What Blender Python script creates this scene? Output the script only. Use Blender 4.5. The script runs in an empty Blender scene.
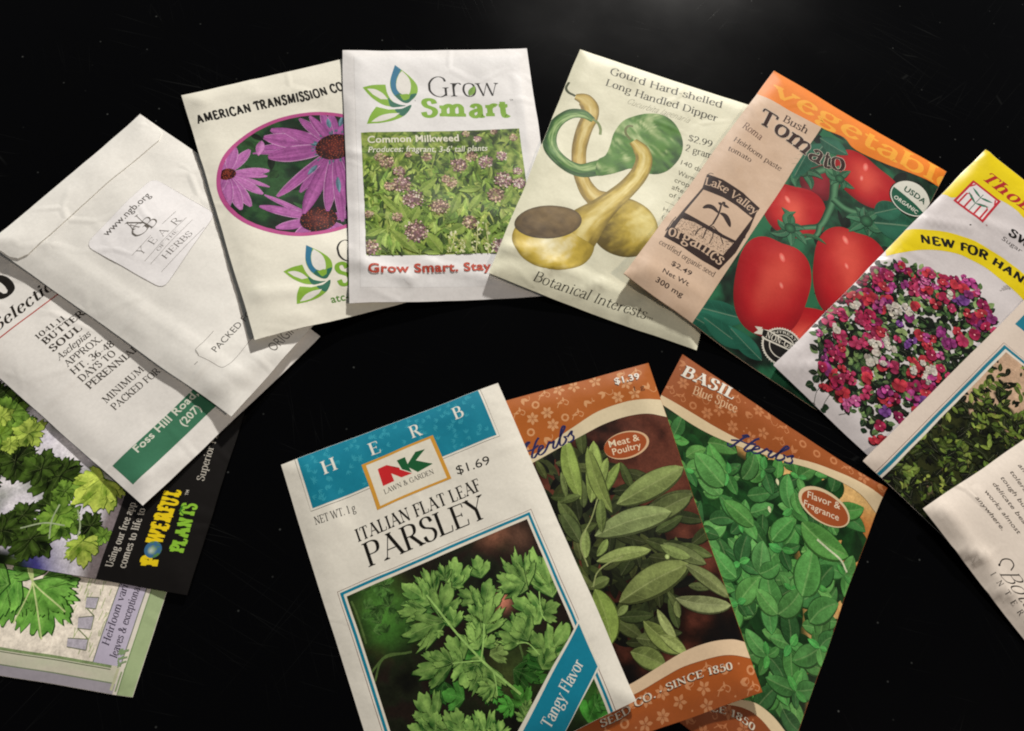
import bpy, math, random
import numpy as np
from mathutils import Matrix, Vector
from mathutils.geometry import tessellate_polygon

# ---------------------------------------------------------------- camera
S = bpy.context.scene
CAM_H = 0.295
cam = bpy.data.cameras.new('camera')
cam.sensor_width = 36.0
cam.lens = 800.0 / 1024.0 * 36.0
cam.clip_start = 0.005
cam.clip_end = 20.0
cam_ob = bpy.data.objects.new('camera', cam)
S.collection.objects.link(cam_ob)
cam_ob.matrix_world = (Matrix.Translation((0, 0, CAM_H)) @ Matrix.Rotation(math.radians(-6), 4, 'Y')
                       @ Matrix.Rotation(math.radians(23.5), 4, 'X'))
S.camera = cam_ob
S.render.resolution_x, S.render.resolution_y = 1024, 731

# ---------------------------------------------------------------- light
W_ = bpy.data.worlds.new('World')
S.world = W_
W_.use_nodes = True
bg = W_.node_tree.nodes['Background']
bg.inputs['Color'].default_value = (0.90, 0.95, 1.0, 1)
bg.inputs['Strength'].default_value = 0.09

def area_lamp(name, loc, target, size, energy, col):
    l = bpy.data.lights.new(name, 'AREA')
    l.shape = 'DISK'
    l.size = size
    l.energy = energy
    l.color = col
    o = bpy.data.objects.new(name, l)
    S.collection.objects.link(o)
    o.location = loc
    o.rotation_euler = (Vector(target) - Vector(loc)).to_track_quat('-Z', 'Y').to_euler()
    return o
area_lamp('ceiling_lamp', (0.72, 2.70, 1.22), (0.05, 0.10, 0), 0.15, 121.0, (1.0, 0.955, 0.90))
area_lamp('side_lamp', (1.9, -0.9, 1.9), (0.05, 0.10, 0), 0.35, 21.0, (1.0, 0.84, 0.70))

S.view_settings.view_transform = 'Standard'
S.view_settings.look = 'None'
S.view_settings.exposure = 0.0
S.view_settings.gamma = 1.0
S.cycles.max_bounces = 4
S.cycles.filter_width = 2.0

# ---------------------------------------------------------------- helpers
MM = 0.001
DZ = 0.0015           # mm between print layers
BASE = 0.02           # mm the first ink layer sits above the paper
GAIN = 1.0

def srgb(v):
    v = np.asarray(v, float)
    return np.where(v <= 0.04045, v / 12.92, ((v + 0.055) / 1.055) ** 2.4)

def C(h, k=1.0):
    h = h.lstrip('#')
    a = np.array([int(h[i:i + 2], 16) / 255 for i in (0, 2, 4)])
    return np.clip(srgb(a) * GAIN * k, 0.002, 0.92)

def mix(a, b, t):
    t = np.clip(np.asarray(t, float), 0, 1)[..., None]
    return np.asarray(a) * (1 - t) + np.asarray(b) * t

def _h(i, j, seed):
    n = (i * 374761393 + j * 668265263 + seed * 1442695041) & 0xffffffff
    n = ((n ^ (n >> 13)) * 1274126177) & 0xffffffff
    return ((n ^ (n >> 16)) & 0xffff) / 65535.0

def vnoise(x, y, seed=0):
    x = np.asarray(x, float); y = np.asarray(y, float)
    i = np.floor(x).astype(np.int64); j = np.floor(y).astype(np.int64)
    u = x - i; v = y - j
    u = u * u * (3 - 2 * u); v = v * v * (3 - 2 * v)
    return ((_h(i, j, seed) * (1 - u) + _h(i + 1, j, seed) * u) * (1 - v)
            + (_h(i, j + 1, seed) * (1 - u) + _h(i + 1, j + 1, seed) * u) * v)

def fbm(x, y, seed=0, o=4):
    s = 0; a = 0.5; t = 0
    for k in range(o):
        s = s + a * vnoise(np.asarray(x) * 2 ** k, np.asarray(y) * 2 ** k, seed + k * 17); t += a; a *= 0.55
    return s / t

def smooth_path(P, n=8, closed=False):
    P = [np.array(p, float) for p in P]
    if closed:
        Q = [P[-1]] + P + [P[0], P[1]]
    else:
        Q = [2 * P[0] - P[1]] + P + [2 * P[-1] - P[-2]]
    out = []
    for a, b, c, d in zip(Q, Q[1:], Q[2:], Q[3:]):
        for k in range(n):
            t = k / n
            out.append(0.5 * ((2 * b) + (c - a) * t + (2 * a - 5 * b + 4 * c - d) * t * t + (3 * b - a - 3 * c + d) * t ** 3))
    if not closed:
        out.append(P[-1])
    return np.array(out)

def inside(px, py, poly):
    r = np.zeros(px.shape, bool)
    n = len(poly); j = n - 1
    for i in range(n):
        xi, yi = poly[i]; xj, yj = poly[j]
        if yi != yj:
            c = ((yi > py) != (yj > py)) & (px < (xj - xi) * (py - yi) / (yj - yi) + xi)
            r ^= c
        j = i
    return r

# ---------------------------------------------------------------- materials
def mat(name, rough=0.42, bump=0.25, spec=0.5, crease=0.35, coat=0.0, seed=0.0, mottle=0.035, photo=False):
    m = bpy.data.materials.new(name)
    m.use_nodes = True
    nt = m.node_tree; N = nt.nodes; L = nt.links
    b = N['Principled BSDF']
    at = N.new('ShaderNodeAttribute'); at.attribute_name = 'Col'
    tc = N.new('ShaderNodeTexCoord')
    mp = N.new('ShaderNodeMapping'); mp.inputs['Location'].default_value = (seed, seed * 1.7, 0)
    L.new(tc.outputs['Object'], mp.inputs['Vector'])
    n0 = N.new('ShaderNodeTexNoise'); n0.inputs['Scale'].default_value = 900; n0.inputs['Detail'].default_value = 3
    L.new(mp.outputs[0], n0.inputs['Vector'])
    mr = N.new('ShaderNodeMapRange'); mr.inputs['To Min'].default_value = 1 - mottle; mr.inputs['To Max'].default_value = 1 + mottle
    mr.inputs['From Min'].default_value = 0.3; mr.inputs['From Max'].default_value = 0.7
    L.new(n0.outputs['Fac'], mr.inputs['Value'])
    vm = N.new('ShaderNodeVectorMath'); vm.operation = 'SCALE'
    fac = mr.outputs[0]
    if photo:
        # fine tonal break-up of a printed photograph
        for sc_, am in ((330, 0.20), (1300, 0.20)):
            q = N.new('ShaderNodeTexNoise'); q.inputs['Scale'].default_value = sc_; q.inputs['Detail'].default_value = 4; q.inputs['Roughness'].default_value = 0.65
            L.new(mp.outputs[0], q.inputs['Vector'])
            r_ = N.new('ShaderNodeMapRange'); r_.inputs['From Min'].default_value = 0.3; r_.inputs['From Max'].default_value = 0.7
            r_.inputs['To Min'].default_value = 1 - am; r_.inputs['To Max'].default_value = 1 + am
            L.new(q.outputs['Fac'], r_.inputs['Value'])
            k_ = N.new('ShaderNodeMath'); k_.operation = 'MULTIPLY'
            L.new(fac, k_.inputs[0]); L.new(r_.outputs[0], k_.inputs[1]); fac = k_.outputs[0]
    L.new(at.outputs['Color'], vm.inputs[0]); L.new(fac, vm.inputs['Scale'])
    L.new(vm.outputs[0], b.inputs['Base Color'])
    b.inputs['Roughness'].default_value = rough
    b.inputs['Specular IOR Level'].default_value = spec
    b.inputs['Coat Weight'].default_value = coat
    b.inputs['Coat Roughness'].default_value = 0.25
    # soft handling dents + sharp paper creases + fine tooth
    n1 = N.new('ShaderNodeTexNoise'); n1.inputs['Scale'].default_value = 55; n1.inputs['Detail'].default_value = 3
    L.new(mp.outputs[0], n1.inputs['Vector'])
    n2 = N.new('ShaderNodeTexVoronoi'); n2.feature = 'DISTANCE_TO_EDGE'; n2.inputs['Scale'].default_value = 42
    L.new(mp.outputs[0], n2.inputs['Vector'])
    s2 = n2
    s3 = N.new('ShaderNodeMapRange'); s3.inputs['From Min'].default_value = 0; s3.inputs['From Max'].default_value = 0.09
    s3.interpolation_type = 'SMOOTHSTEP'
    s3.inputs['To Min'].default_value = 1; s3.inputs['To Max'].default_value = 0
    L.new(s2.outputs[0], s3.inputs['Value'])
    n4 = N.new('ShaderNodeTexNoise'); n4.inputs['Scale'].default_value = 25
    L.new(mp.outputs[0], n4.inputs['Vector'])
    g4 = N.new('ShaderNodeMapRange'); g4.inputs['From Min'].default_value = 0.48; g4.inputs['From Max'].default_value = 0.72
    L.new(n4.outputs['Fac'], g4.inputs['Value'])
    mm = N.new('ShaderNodeMath'); mm.operation = 'MULTIPLY'
    L.new(s3.outputs[0], mm.inputs[0]); L.new(g4.outputs[0], mm.inputs[1])
    sc = N.new('ShaderNodeMath'); sc.operation = 'MULTIPLY'; sc.inputs[1].default_value = crease
    L.new(mm.outputs[0], sc.inputs[0])
    ad = N.new('ShaderNodeMath'); ad.operation = 'ADD'
    L.new(n1.outputs['Fac'], ad.inputs[0]); L.new(sc.outputs[0], ad.inputs[1])
    n3 = N.new('ShaderNodeTexNoise'); n3.inputs['Scale'].default_value = 1400
    L.new(mp.outputs[0], n3.inputs['Vector'])
    a3 = N.new('ShaderNodeMath'); a3.operation = 'MULTIPLY_ADD'; a3.inputs[1].default_value = 0.03
    L.new(n3.outputs['Fac'], a3.inputs[0]); L.new(ad.outputs[0], a3.inputs[2])
    bp_ = N.new('ShaderNodeBump'); bp_.inputs['Strength'].default_value = 1.0
    bp_.inputs['Distance'].default_value = 0.001 * bump
    L.new(a3.outputs[0], bp_.inputs['Height'])
    L.new(bp_.outputs[0], b.inputs['Normal'])
    return m

# ---------------------------------------------------------------- world height field the packets are draped over (mm)
HX0, HY0, HN, HS = -330.0, -220.0, 0, 2.0
HW, HH = 380, 300
HF = np.zeros((HH, HW))

def hf_sample(x, y, r=0):
    i = np.clip(np.round((x - HX0) / HS).astype(int), 0, HW - 1)
    j = np.clip(np.round((y - HY0) / HS).astype(int), 0, HH - 1)
    v = HF[j, i]
    for a in range(-r, r + 1):
        for b in range(-r, r + 1):
            v = np.maximum(v, HF[np.clip(j + a, 0, HH - 1), np.clip(i + b, 0, HW - 1)])
    return v

def blur(z, k=1):
    for _ in range(k):
        p = np.pad(z, 1, mode='edge')
        z = (p[1:-1, 1:-1] * 4 + p[:-2, 1:-1] * 2 + p[2:, 1:-1] * 2 + p[1:-1, :-2] * 2 + p[1:-1, 2:] * 2
             + p[:-2, :-2] + p[2:, 2:] + p[:-2, 2:] + p[2:, :-2]) / 16
    return z

class Packet:
    def __init__(self, name, label, category, group, fr, paper, material, print_material=None, bulge=(), thick=0.9,
                 edge=5.0, creases=(), lifts=(0, 0, 0, 0), waves=0.25, seed=1, relax=130, gap=0.0, dirt=0.03):
        self.tl = np.array(fr['tl']); self.ux = np.array(fr['ux']); self.dn = np.array(fr['dn'])
        self.W, self.H = fr['W'], fr['H']
        self.seed = seed
        s = 2.4
        self.nx = int(round(self.W / s)); self.ny = int(round(self.H / s))
        self.sx = self.W / self.nx; self.sy = self.H / self.ny
        gx, gy = np.meshgrid(np.arange(self.nx + 1), np.arange(self.ny + 1))
        u = gx * self.sx; v = gy * self.sy
        X, Y = self.world(u, v)
        sup = hf_sample(X, Y, 1)
        sup = np.where(sup > 0.25, sup + gap, sup)
        z = np.maximum(sup, 0.0)
        for k in range(relax):
            z = np.maximum(sup, blur(z))
        z = blur(z, 3) + 0.12
        z = np.maximum(z, sup + 0.08)
        a, b, c, d = lifts
        fu, fv = u / self.W, v / self.H
        def corner(fx, fy):
            return np.clip(1 - np.hypot(fx * self.W, fy * self.H) / 45.0, 0, 1) ** 2
        z = z + a * corner(fu, fv) + b * corner(1 - fu, fv) + c * corner(1 - fu, 1 - fv) + d * corner(fu, 1 - fv)
        de = np.maximum(np.minimum(np.minimum(u, self.W - u), np.minimum(v, self.H - v)), 0.0)
        t = 0.30 + thick * (1 - np.exp(-(de / edge) ** 1.5))
        for (bu, bv, ru, rv, amp) in bulge:
            t = t + 1.5 * amp * np.exp(-(((u - bu) / ru) ** 2 + ((v - bv) / rv) ** 2)) * np.clip(de / 8, 0, 1)
        t = t + 1.4 * waves * (fbm(u / 17.0, v / 21.0, seed * 7 + 3, 2) - 0.5) * 2 * np.clip(de / 6, 0.15, 1)
        t = t + waves * 0.35 * (fbm(u / 6.0, v / 7.0, seed * 5 + 9, 2) - 0.5) * 2
        for (x0, y0, x1, y1, amp, w) in creases:
            dx, dy = x1 - x0, y1 - y0; L2 = dx * dx + dy * dy
            q = ((u - x0) * dx + (v - y0) * dy) / L2
            qq = np.clip(q, 0, 1)
            dist = np.hypot(u - (x0 + qq * dx), v - (y0 + qq * dy))
            t = t + 1.5 * amp * np.exp(-(dist / w) ** 2)
        t = np.maximum(t, 0.22)
        self.bot = z
        self.top = z + t
        # update height field
        ii, jj = np.meshgrid(np.arange(HW), np.arange(HH))
        wx = HX0 + ii * HS; wy = HY0 + jj * HS
        A = np.linalg.inv(np.array([self.ux, self.dn]).T)
        pu = A[0, 0] * (wx - self.tl[0]) + A[0, 1] * (wy - self.tl[1])
        pv = A[1, 0] * (wx - self.tl[0]) + A[1, 1] * (wy - self.tl[1])
        m = (pu >= 0) & (pu <= self.W) & (pv >= 0) & (pv <= self.H)
        HF[m] = np.maximum(HF[m], self.height(pu[m], pv[m]))
        # normals on grid
        zx = np.gradient(self.top, axis=1) / self.sx
        zy = np.gradient(self.top, axis=0) / self.sy
        self.gu, self.gv = zx, zy
        # root
        self.root = bpy.data.objects.new(name, None)
        self.root.empty_display_size = 0.02
        S.collection.objects.link(self.root)
        cx, cy = self.world(self.W / 2, self.H / 2)
        self.cx, self.cy = float(cx), float(cy)
        self.ang = math.atan2(self.ux[1], self.ux[0])
        self.cz = float(self.bot[self.ny // 2, self.nx // 2])
        self.root.location = (self.cx * MM, self.cy * MM, self.cz * MM)
        self.root.rotation_euler = (0, 0, self.ang)
        self.root['label'] = label; self.root['category'] = category; self.root['group'] = group
        self.m = material; self.pm = print_material or material
        # level raster
        self.lc = 0.6
        self.lev = np.zeros((int(self.H / self.lc) + 3, int(self.W / self.lc) + 3), int)
        self.body(paper, dirt)

    def world(self, u, v):
        return (self.tl[0] + self.ux[0] * u + self.dn[0] * v, self.tl[1] + self.ux[1] * u + self.dn[1] * v)

    def _pl(self, F, gx, gy):
        i = np.clip(np.floor(gx).astype(int), 0, self.nx - 1); j = np.clip(np.floor(gy).astype(int), 0, self.ny - 1)
        fx = gx - i; fy = gy - j
        z00 = F[j, i]; z10 = F[j, i + 1]; z01 = F[j + 1, i]; z11 = F[j + 1, i + 1]
        return np.where(fx >= fy, z00 + fx * (z10 - z00) + fy * (z11 - z10), z00 + fy * (z01 - z00) + fx * (z11 - z01))

    def height(self, u, v):
        return self._pl(self.top, u / self.sx, v / self.sy)

    def to_local(self, u, v, z):
        # wobble the outline a touch so that edges are not ruler straight
        wu = (fbm(u / 23.0, v / 23.0, self.seed, 2) - 0.5) * 0.7
        wv = (fbm(u / 19.0 + 9, v / 25.0, self.seed + 5, 2) - 0.5) * 0.7
        X, Y = self.world(u + wu, v + wv)
        c, s = math.cos(-self.ang), math.sin(-self.ang)
        dx, dy = X - self.cx, Y - self.cy
        return np.stack([(c * dx - s * dy) * MM, (s * dx + c * dy) * MM, (z - self.cz) * MM], -1)

    def normal(self, gx, gy):
        a = self._pl(self.gu, gx, gy); b = self._pl(self.gv, gx, gy)
        # gradient in page space -> local (x along ux, y up = -dn)
        n = np.stack([-a, b, np.ones_like(a)], -1)
        return n / np.linalg.norm(n, axis=-1, keepdims=True)

    def body(self, paper, dirt):
        nx, ny = self.nx, self.ny
        gx, gy = np.meshgrid(np.arange(nx + 1), np.arange(ny + 1))
        u = (gx * self.sx).ravel().astype(float); v = (gy * self.sy).ravel().astype(float)
        T = self.to_local(u, v, self.top.ravel())
        B = self.to_local(u, v, np.maximum(self.bot.ravel() - 0.0, 0.02))
        n = (nx + 1) * (ny + 1)
        ring = ([(i, 0) for i in range(nx)] + [(nx, j) for j in range(ny)] + [(i, ny) for i in range(nx, 0, -1)] + [(0, j) for j in range(ny, 0, -1)])
        idx = lambda i, j: j * (nx + 1) + i
        F = []
        for j in range(ny):
            for i in range(nx):
                a, b, c, d = idx(i, j), idx(i + 1, j), idx(i + 1, j + 1), idx(i, j + 1)
                F.append((a, c, b)); F.append((a, d, c))
                F.append((n + a, n + b, n + c)); F.append((n + a, n + c, n + d))
        for k in range(len(ring)):
            a = idx(*ring[k]); b = idx(*ring[(k + 1) % len(ring)])
            F.append((a, b, n + b, n + a))
        me = bpy.data.meshes.new('pouch')
        me.from_pydata(np.concatenate([T, B]).tolist(), [], F)
        col = np.ones((2 * n, 4))
        base = C(paper)
        t = fbm(u / 13, v / 13, self.seed + 2, 3)
        sp = (fbm(u / 3.1, v / 2.7, self.seed + 40, 2) > 0.74) * 0.5
        k = 1 - dirt * t * 2 - dirt * sp
        col[:n, :3] = base[None] * k[:, None]; col[n:, :3] = base
        at = me.color_attributes.new('Col', 'FLOAT_COLOR', 'POINT')
        at.data.foreach_set('color', col.ravel())
        me.shade_smooth()
        nn = self.normal((u / self.sx), (v / self.sy))
        side = nn.copy(); side[:, 2] *= -1
        me.normals_split_custom_set_from_vertices(np.concatenate([nn, side]).tolist())
        # side walls flat
        me.materials.append(self.m)
        o = bpy.data.objects.new('pouch', me)
        S.collection.objects.link(o); o.parent = self.root
        self.pouch = o

    def part(self, name, **k):
        return Art(self, name, **k)

class Art:
    """collects flat ink shapes in page millimetres (x right, y down) and lays them on the paper relief"""
    def __init__(self, pk, name, lift=0.0, skirt=False, clip=None, parent=None, label=None):
        self.pk = pk; self.name = name; self.lift = lift; self.skirt = skirt; self.clip = clip
        self.T = []; self.K = []; self.Lv = []; self.parent = parent; self.label = label
        self.outline = None

    # -- level bookkeeping
    def _cells(self, pts):
        l = self.pk.lc; p = np.asarray(pts)
        H, Wd = self.pk.lev.shape
        x0, y0 = np.floor(p.min(0) / l).astype(int); x1, y1 = np.ceil(p.max(0) / l).astype(int)
        x0 = min(max(x0, 0), Wd - 1); y0 = min(max(y0, 0), H - 1); x1 = min(max(x1, x0), Wd - 1); y1 = min(max(y1, y0), H - 1)
        return slice(y0, y1 + 1), slice(x0, x1 + 1)

    def level(self, pts, extra=0):
        sl = self._cells(pts)
        n = int(self.pk.lev[sl].max()) + 1
        self.pk.lev[sl] = n + extra
        return n

    def level_poly(self, poly, extra=0):
        sl = self._cells(poly); l = self.pk.lc
        yy, xx = np.mgrid[sl]
        p = np.asarray(poly, float)
        m = inside(xx * l, yy * l, [tuple(q) for q in p])
        ii = np.floor(p / l).astype(int) - [sl[1].start, sl[0].start]
        ok = (ii >= 0).all(1) & (ii[:, 0] < m.shape[1]) & (ii[:, 1] < m.shape[0])
        m[ii[ok, 1], ii[ok, 0]] = True
        q = np.pad(m, 1)
        m = q[1:-1, 1:-1] | q[:-2, 1:-1] | q[2:, 1:-1] | q[1:-1, :-2] | q[1:-1, 2:] | q[:-2, :-2] | q[2:, 2:] | q[:-2, 2:] | q[2:, :-2]
        v = self.pk.lev[sl]
        n = (int(v[m].max()) if m.any() else int(v.max())) + 1
        v[m] = n + extra
        return n

    # -- primitives
    def tris(self, pts, cols, lv):
        self.T.append(np.asarray(pts, float).reshape(-1, 3, 2)); self.K.append(np.asarray(cols, float).reshape(-1, 3, 3))
        self.Lv.append(np.full(len(self.T[-1]), lv))

    def poly(self, pts, col, lv=None, extra=0):
        pts = np.asarray(pts, float)
        if lv is None: lv = self.level_poly(pts, extra)
        tt = tessellate_polygon([[Vector((p[0], p[1], 0)) for p in pts]])
        idx = np.array(tt)
        if len(idx) == 0: return lv
        P = pts[idx]
        col = np.asarray(col, float)
        K = np.broadcast_to(col, P.shape[:2] + (3,)) if col.ndim == 1 else col[idx]
        self.tris(P, K, lv)
        return lv

    def grid(self, P, K, lv):
        """P (a,b,2) points, K (a,b,3) colours"""
        a = P[:-1, :-1]; b = P[:-1, 1:]; c = P[1:, 1:]; d = P[1:, :-1]
        ka = K[:-1, :-1]; kb = K[:-1, 1:]; kc = K[1:, 1:]; kd = K[1:, :-1]
        self.tris(np.stack([a, b, c], -2), np.stack([ka, kb, kc], -2), lv)
        self.tris(np.stack([a, c, d], -2), np.stack([ka, kc, kd], -2), lv)

    def panel(self, x0, y0, x1, y1, fn, step=0.8):
        nx = max(2, int((x1 - x0) / step)); ny = max(2, int((y1 - y0) / step))
        X, Y = np.meshgrid(np.linspace(x0, x1, nx), np.linspace(y0, y1, ny))
        lv = self.level_poly([(x0, y0), (x1, y0), (x1, y1), (x0, y1)])
        self.grid(np.stack([X, Y], -1), fn(X, Y), lv)

    def rect(self, x0, y0, x1, y1, col):
        return self.poly([(x0, y0), (x1, y0), (x1, y1), (x0, y1)], col)

    def line(self, pts, w, col, lv=None):
        pts = np.asarray(pts, float)
        return self.tube(pts, [w] * len(pts), lambda s, t: np.broadcast_to(np.asarray(col, float), s.shape + (3,)), 2, lv)

    def frame(self, x0, y0, x1, y1, w, col):
        lv = self.level_poly([(x0, y0), (x1, y0), (x1, y1), (x0, y1)])
        for r in ((x0, y0, x1, y0 + w), (x0, y1 - w, x1, y1), (x0, y0 + w, x0 + w, y1 - w), (x1 - w, y0 + w, x1, y1 - w)):
            self.poly([(r[0], r[1]), (r[2], r[1]), (r[2], r[3]), (r[0], r[3])], col, lv)

    def tube(self, path, widths, colfn, nc=7, lv=None, bylevel=True):
        P = np.asarray(path, float); w = np.asarray(widths, float) / 2
        d = np.gradient(P, axis=0); d /= np.maximum(np.linalg.norm(d, axis=1, keepdims=True), 1e-9)
        nrm = np.stack([-d[:, 1], d[:, 0]], -1)
        t = np.linspace(-1, 1, nc)
        G = P[:, None] + nrm[:, None] * (w[:, None] * t)[..., None]
        L = np.concatenate([[0], np.cumsum(np.linalg.norm(np.diff(P, axis=0), axis=1))]); L /= max(L[-1], 1e-9)
        Sg, Tg = np.meshgrid(L, t, indexing='ij')
        if lv is None:
            out = np.concatenate([G[:, 0], G[::-1, -1]])
            lv = self.level_poly(out) if np.ptp(out, axis=0).max() > 3 else self.level(out)
        self.grid(G, colfn(Sg, Tg), lv)
        return lv

    def star(self, outline, centre, colfn, rings=6, lv=None):
        O = np.asarray(outline, float); O = np.concatenate([O, O[:1]])
        c = np.asarray(centre, float)
        r = np.linspace(0, 1, rings + 1) ** 0.8
        G = c + (O[None] - c) * r[:, None, None]
        ang = np.broadcast_to(np.arctan2(O[:, 1] - c[1], O[:, 0] - c[0])[None], G.shape[:2])
        R = np.broadcast_to(r[:, None], G.shape[:2])
        if lv is None:
            lv = self.level_poly(O[:-1]) if np.ptp(O, axis=0).max() > 4 else self.level(O)
        self.grid(G, colfn(G[..., 0], G[..., 1], R, ang), lv)
        return lv

    def ellipse(self, c, rx, ry, rot=0, n=40):
        a = np.linspace(0, 2 * math.pi, n, endpoint=False); r = math.radians(rot)
        x = rx * np.cos(a); y = ry * np.sin(a)
        return np.stack([c[0] + x * math.cos(r) - y * math.sin(r), c[1] + x * math.sin(r) + y * math.cos(r)], -1)

    # -- lettering
    def text(self, s, A, B, h, col, font='serif', weight=0.13, contrast=0.38, serif=1.0, slant=0.0, path=None, outline=None):
        """lay the string on the straight line A-B (or a smooth path), cap height h mm, stretched to fit"""
        if font == 'sans':
            T, x0, x1 = sans(s, weight)
            lv_off = np.zeros(len(T), int)
        else:
            T, lv_off, x0, x1 = nib(s, weight, contrast, serif)
        pth = np.array([A, B], float) if path is None else smooth_path(path, 6)
        seg = np.linalg.norm(np.diff(pth, axis=0), axis=1); cum = np.concatenate([[0], np.cumsum(seg)])
        X = T[..., 0] + slant * T[..., 1]; Yv = T[..., 1]
        sc = cum[-1] / (x1 - x0)
        q = (X - x0) * sc
        k = np.clip(np.searchsorted(cum, q, side='right') - 1, 0, len(seg) - 1)
        d = (pth[1:] - pth[:-1]) / seg[:, None]
        if path is not None:
            kc = np.clip(np.searchsorted(cum, np.mean(q, axis=1), side='right') - 1, 0, len(seg) - 1)
        base = pth[k] + d[k] * (q - cum[k])[..., None]
        up = np.stack([d[k][..., 1], -d[k][..., 0]], -1)
        P = base + up * (Yv * h)[..., None]
        n = int(lv_off.max()) + 1 if len(lv_off) else 1
        if outline is not None:
            oc, ow = outline
            lv = self._text_level(P, 2 * n + 2)
            for (ax, ay) in ow:
                self.T.append(P + np.array([ax, ay])); self.K.append(np.broadcast_to(oc, P.shape[:2] + (3,)).copy()); self.Lv.append(lv + lv_off * 0.0 + lv_off)
                lv += n
            lv = lv
        else:
            lv = self._text_level(P, n)
        self.T.append(P); self.K.append(np.broadcast_to(np.asarray(col, float), P.shape[:2] + (3,)).copy()); self.Lv.append(lv + lv_off)

    def _text_level(self, P, n):
        l = self.pk.lc; H, Wd = self.pk.lev.shape
        ii = np.clip((P.reshape(-1, 2) / l).astype(int), 0, [Wd - 1, H - 1])
        m = 0
        ys = np.concatenate([np.clip(ii[:, 1] + a, 0, H - 1) for a in (-1, 0, 1) for b in (-1, 0, 1)])
        xs = np.concatenate([np.clip(ii[:, 0] + b, 0, Wd - 1) for a in (-1, 0, 1) for b in (-1, 0, 1)])
        m = int(self.pk.lev[ys, xs].max()) + 1
        self.pk.lev[ys, xs] = m + n
        return m

    # -- build
    def done(self, material=None):
        pk = self.pk
        T = np.concatenate(self.T); K = np.concatenate(self.K); Lv = np.concatenate(self.Lv).astype(float)
        if material is not None:
            # photographic ink response: warmer greens, steeper contrast
            gw = np.clip((K[..., 1] - np.maximum(K[..., 0] * 1.02, K[..., 2] * 1.02)) / np.maximum(K[..., 1], 1e-4) * 4, 0, 1)[..., None]
            K = K * (1 + gw * (np.array([1.10, 0.98, 0.84]) - 1))
            lum = np.maximum(K @ np.array([0.25, 0.65, 0.10]), 1e-4)[..., None]
            K = np.clip(K * np.clip((lum / 0.16) ** 0.26, 0.35, 1.06), 0.001, 0.92)
        g = T / np.array([pk.sx, pk.sy])
        # clip to the page and to the optional convex clip shape
        halves = [((1, 0), -0.04), ((-1, 0), -(pk.nx - 0.04)), ((0, 1), -0.04), ((0, -1), -(pk.ny - 0.04))]
        halves = [((1., 0.), 0.04), ((-1., 0.), -(pk.nx - 0.04)), ((0., 1.), 0.04), ((0., -1.), -(pk.ny - 0.04))]
        if self.clip is not None:
            cp = np.asarray(self.clip, float) / np.array([pk.sx, pk.sy])
            cen = cp.mean(0)
            for a, b in zip(cp, np.roll(cp, -1, axis=0)):
                n = np.array([-(b - a)[1], (b - a)[0]])
                if n @ (cen - a) < 0: n = -n
                halves.append((tuple(n), float(n @ a)))
        for n, c in halves:
            g, K, Lv = split(g, K, Lv, lambda P: P[..., 0] * n[0] + P[..., 1] * n[1] - c, keep=True)
        for fam in range(3):
            f0 = (lambda P: P[..., 0], lambda P: P[..., 1], lambda P: P[..., 0] - P[..., 1])[fam]
            for _ in range(300):
                v = f0(g); mn = v.min(1); mx = v.max(1)
                nxt = np.floor(mn + 1e-5) + 1
                cr = nxt < mx - 1e-5
                if not cr.any(): break
                g2, K2, L2 = split(g[cr], K[cr], Lv[cr], lambda P, nn=nxt[cr]: f0(P) - nn[:, None], keep=False)
                g = np.concatenate([g[~cr], g2]); K = np.concatenate([K[~cr], K2]); Lv = np.concatenate([Lv[~cr], L2])
        if len(g) == 0: return None
        # drop slivers and orient up
        a = (g[:, 1] - g[:, 0]); b = (g[:, 2] - g[:, 0]); ar = a[:, 0] * b[:, 1] - a[:, 1] * b[:, 0]
        ok = np.abs(ar) > 1e-7; g, K, Lv, ar = g[ok], K[ok], Lv[ok], ar[ok]
        fl = ar > 0
        g[fl] = g[fl][:, [0, 2, 1]]; K[fl] = K[fl][:, [0, 2, 1]]
        # evaluate heights on the triangle's own cell: nudge to the centroid
        cen = g.mean(1, keepdims=True); gn = g + (cen - g) * 1e-4
        z = pk._pl(pk.top, gn[..., 0], gn[..., 1]) + BASE + self.lift + Lv[:, None] * DZ
        nrm = pk.normal(gn[..., 0], gn[..., 1]).reshape(-1, 3)
        V = pk.to_local(g[..., 0] * pk.sx, g[..., 1] * pk.sy, z).reshape(-1, 3)
        nT = len(g)
        faces = np.arange(nT * 3)
        cols = np.ones((nT * 3, 4)); cols[:, :3] = K.reshape(-1, 3)
        if self.skirt and self.outline is not None:
            O = np.asarray(self.outline, float)
            O = np.clip(O, [0.1, 0.1], [pk.W - 0.1, pk.H - 0.1])
            m = len(O)
            zt = pk.height(O[:, 0], O[:, 1])
            top = pk.to_local(O[:, 0], O[:, 1], zt + BASE + self.lift); bot = pk.to_local(O[:, 0], O[:, 1], zt + 0.005)
            Q = []
            for i in range(m):
                j = (i + 1) % m
                Q += [top[i], bot[i], bot[j], top[i], bot[j], top[j]]
            Q = np.array(Q); V = np.concatenate([V, Q])
            e = Q[1::3] - Q[0::3]; f = Q[2::3] - Q[0::3]; nn = np.cross(e, f)
            nn /= np.maximum(np.linalg.norm(nn, axis=1, keepdims=True), 1e-12)
            nrm = np.concatenate([nrm, np.repeat(nn, 3, axis=0)])
            cc = np.ones((len(Q), 4)); cc[:, :3] = self.K[0].reshape(-1, 3)[0]
            cols = np.concatenate([cols, cc])
        n3 = len(V)
        me = bpy.data.meshes.new(self.name)
        me.vertices.add(n3); me.vertices.foreach_set('co', V.ravel())
        me.loops.add(n3); me.loops.foreach_set('vertex_index', np.arange(n3))
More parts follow.
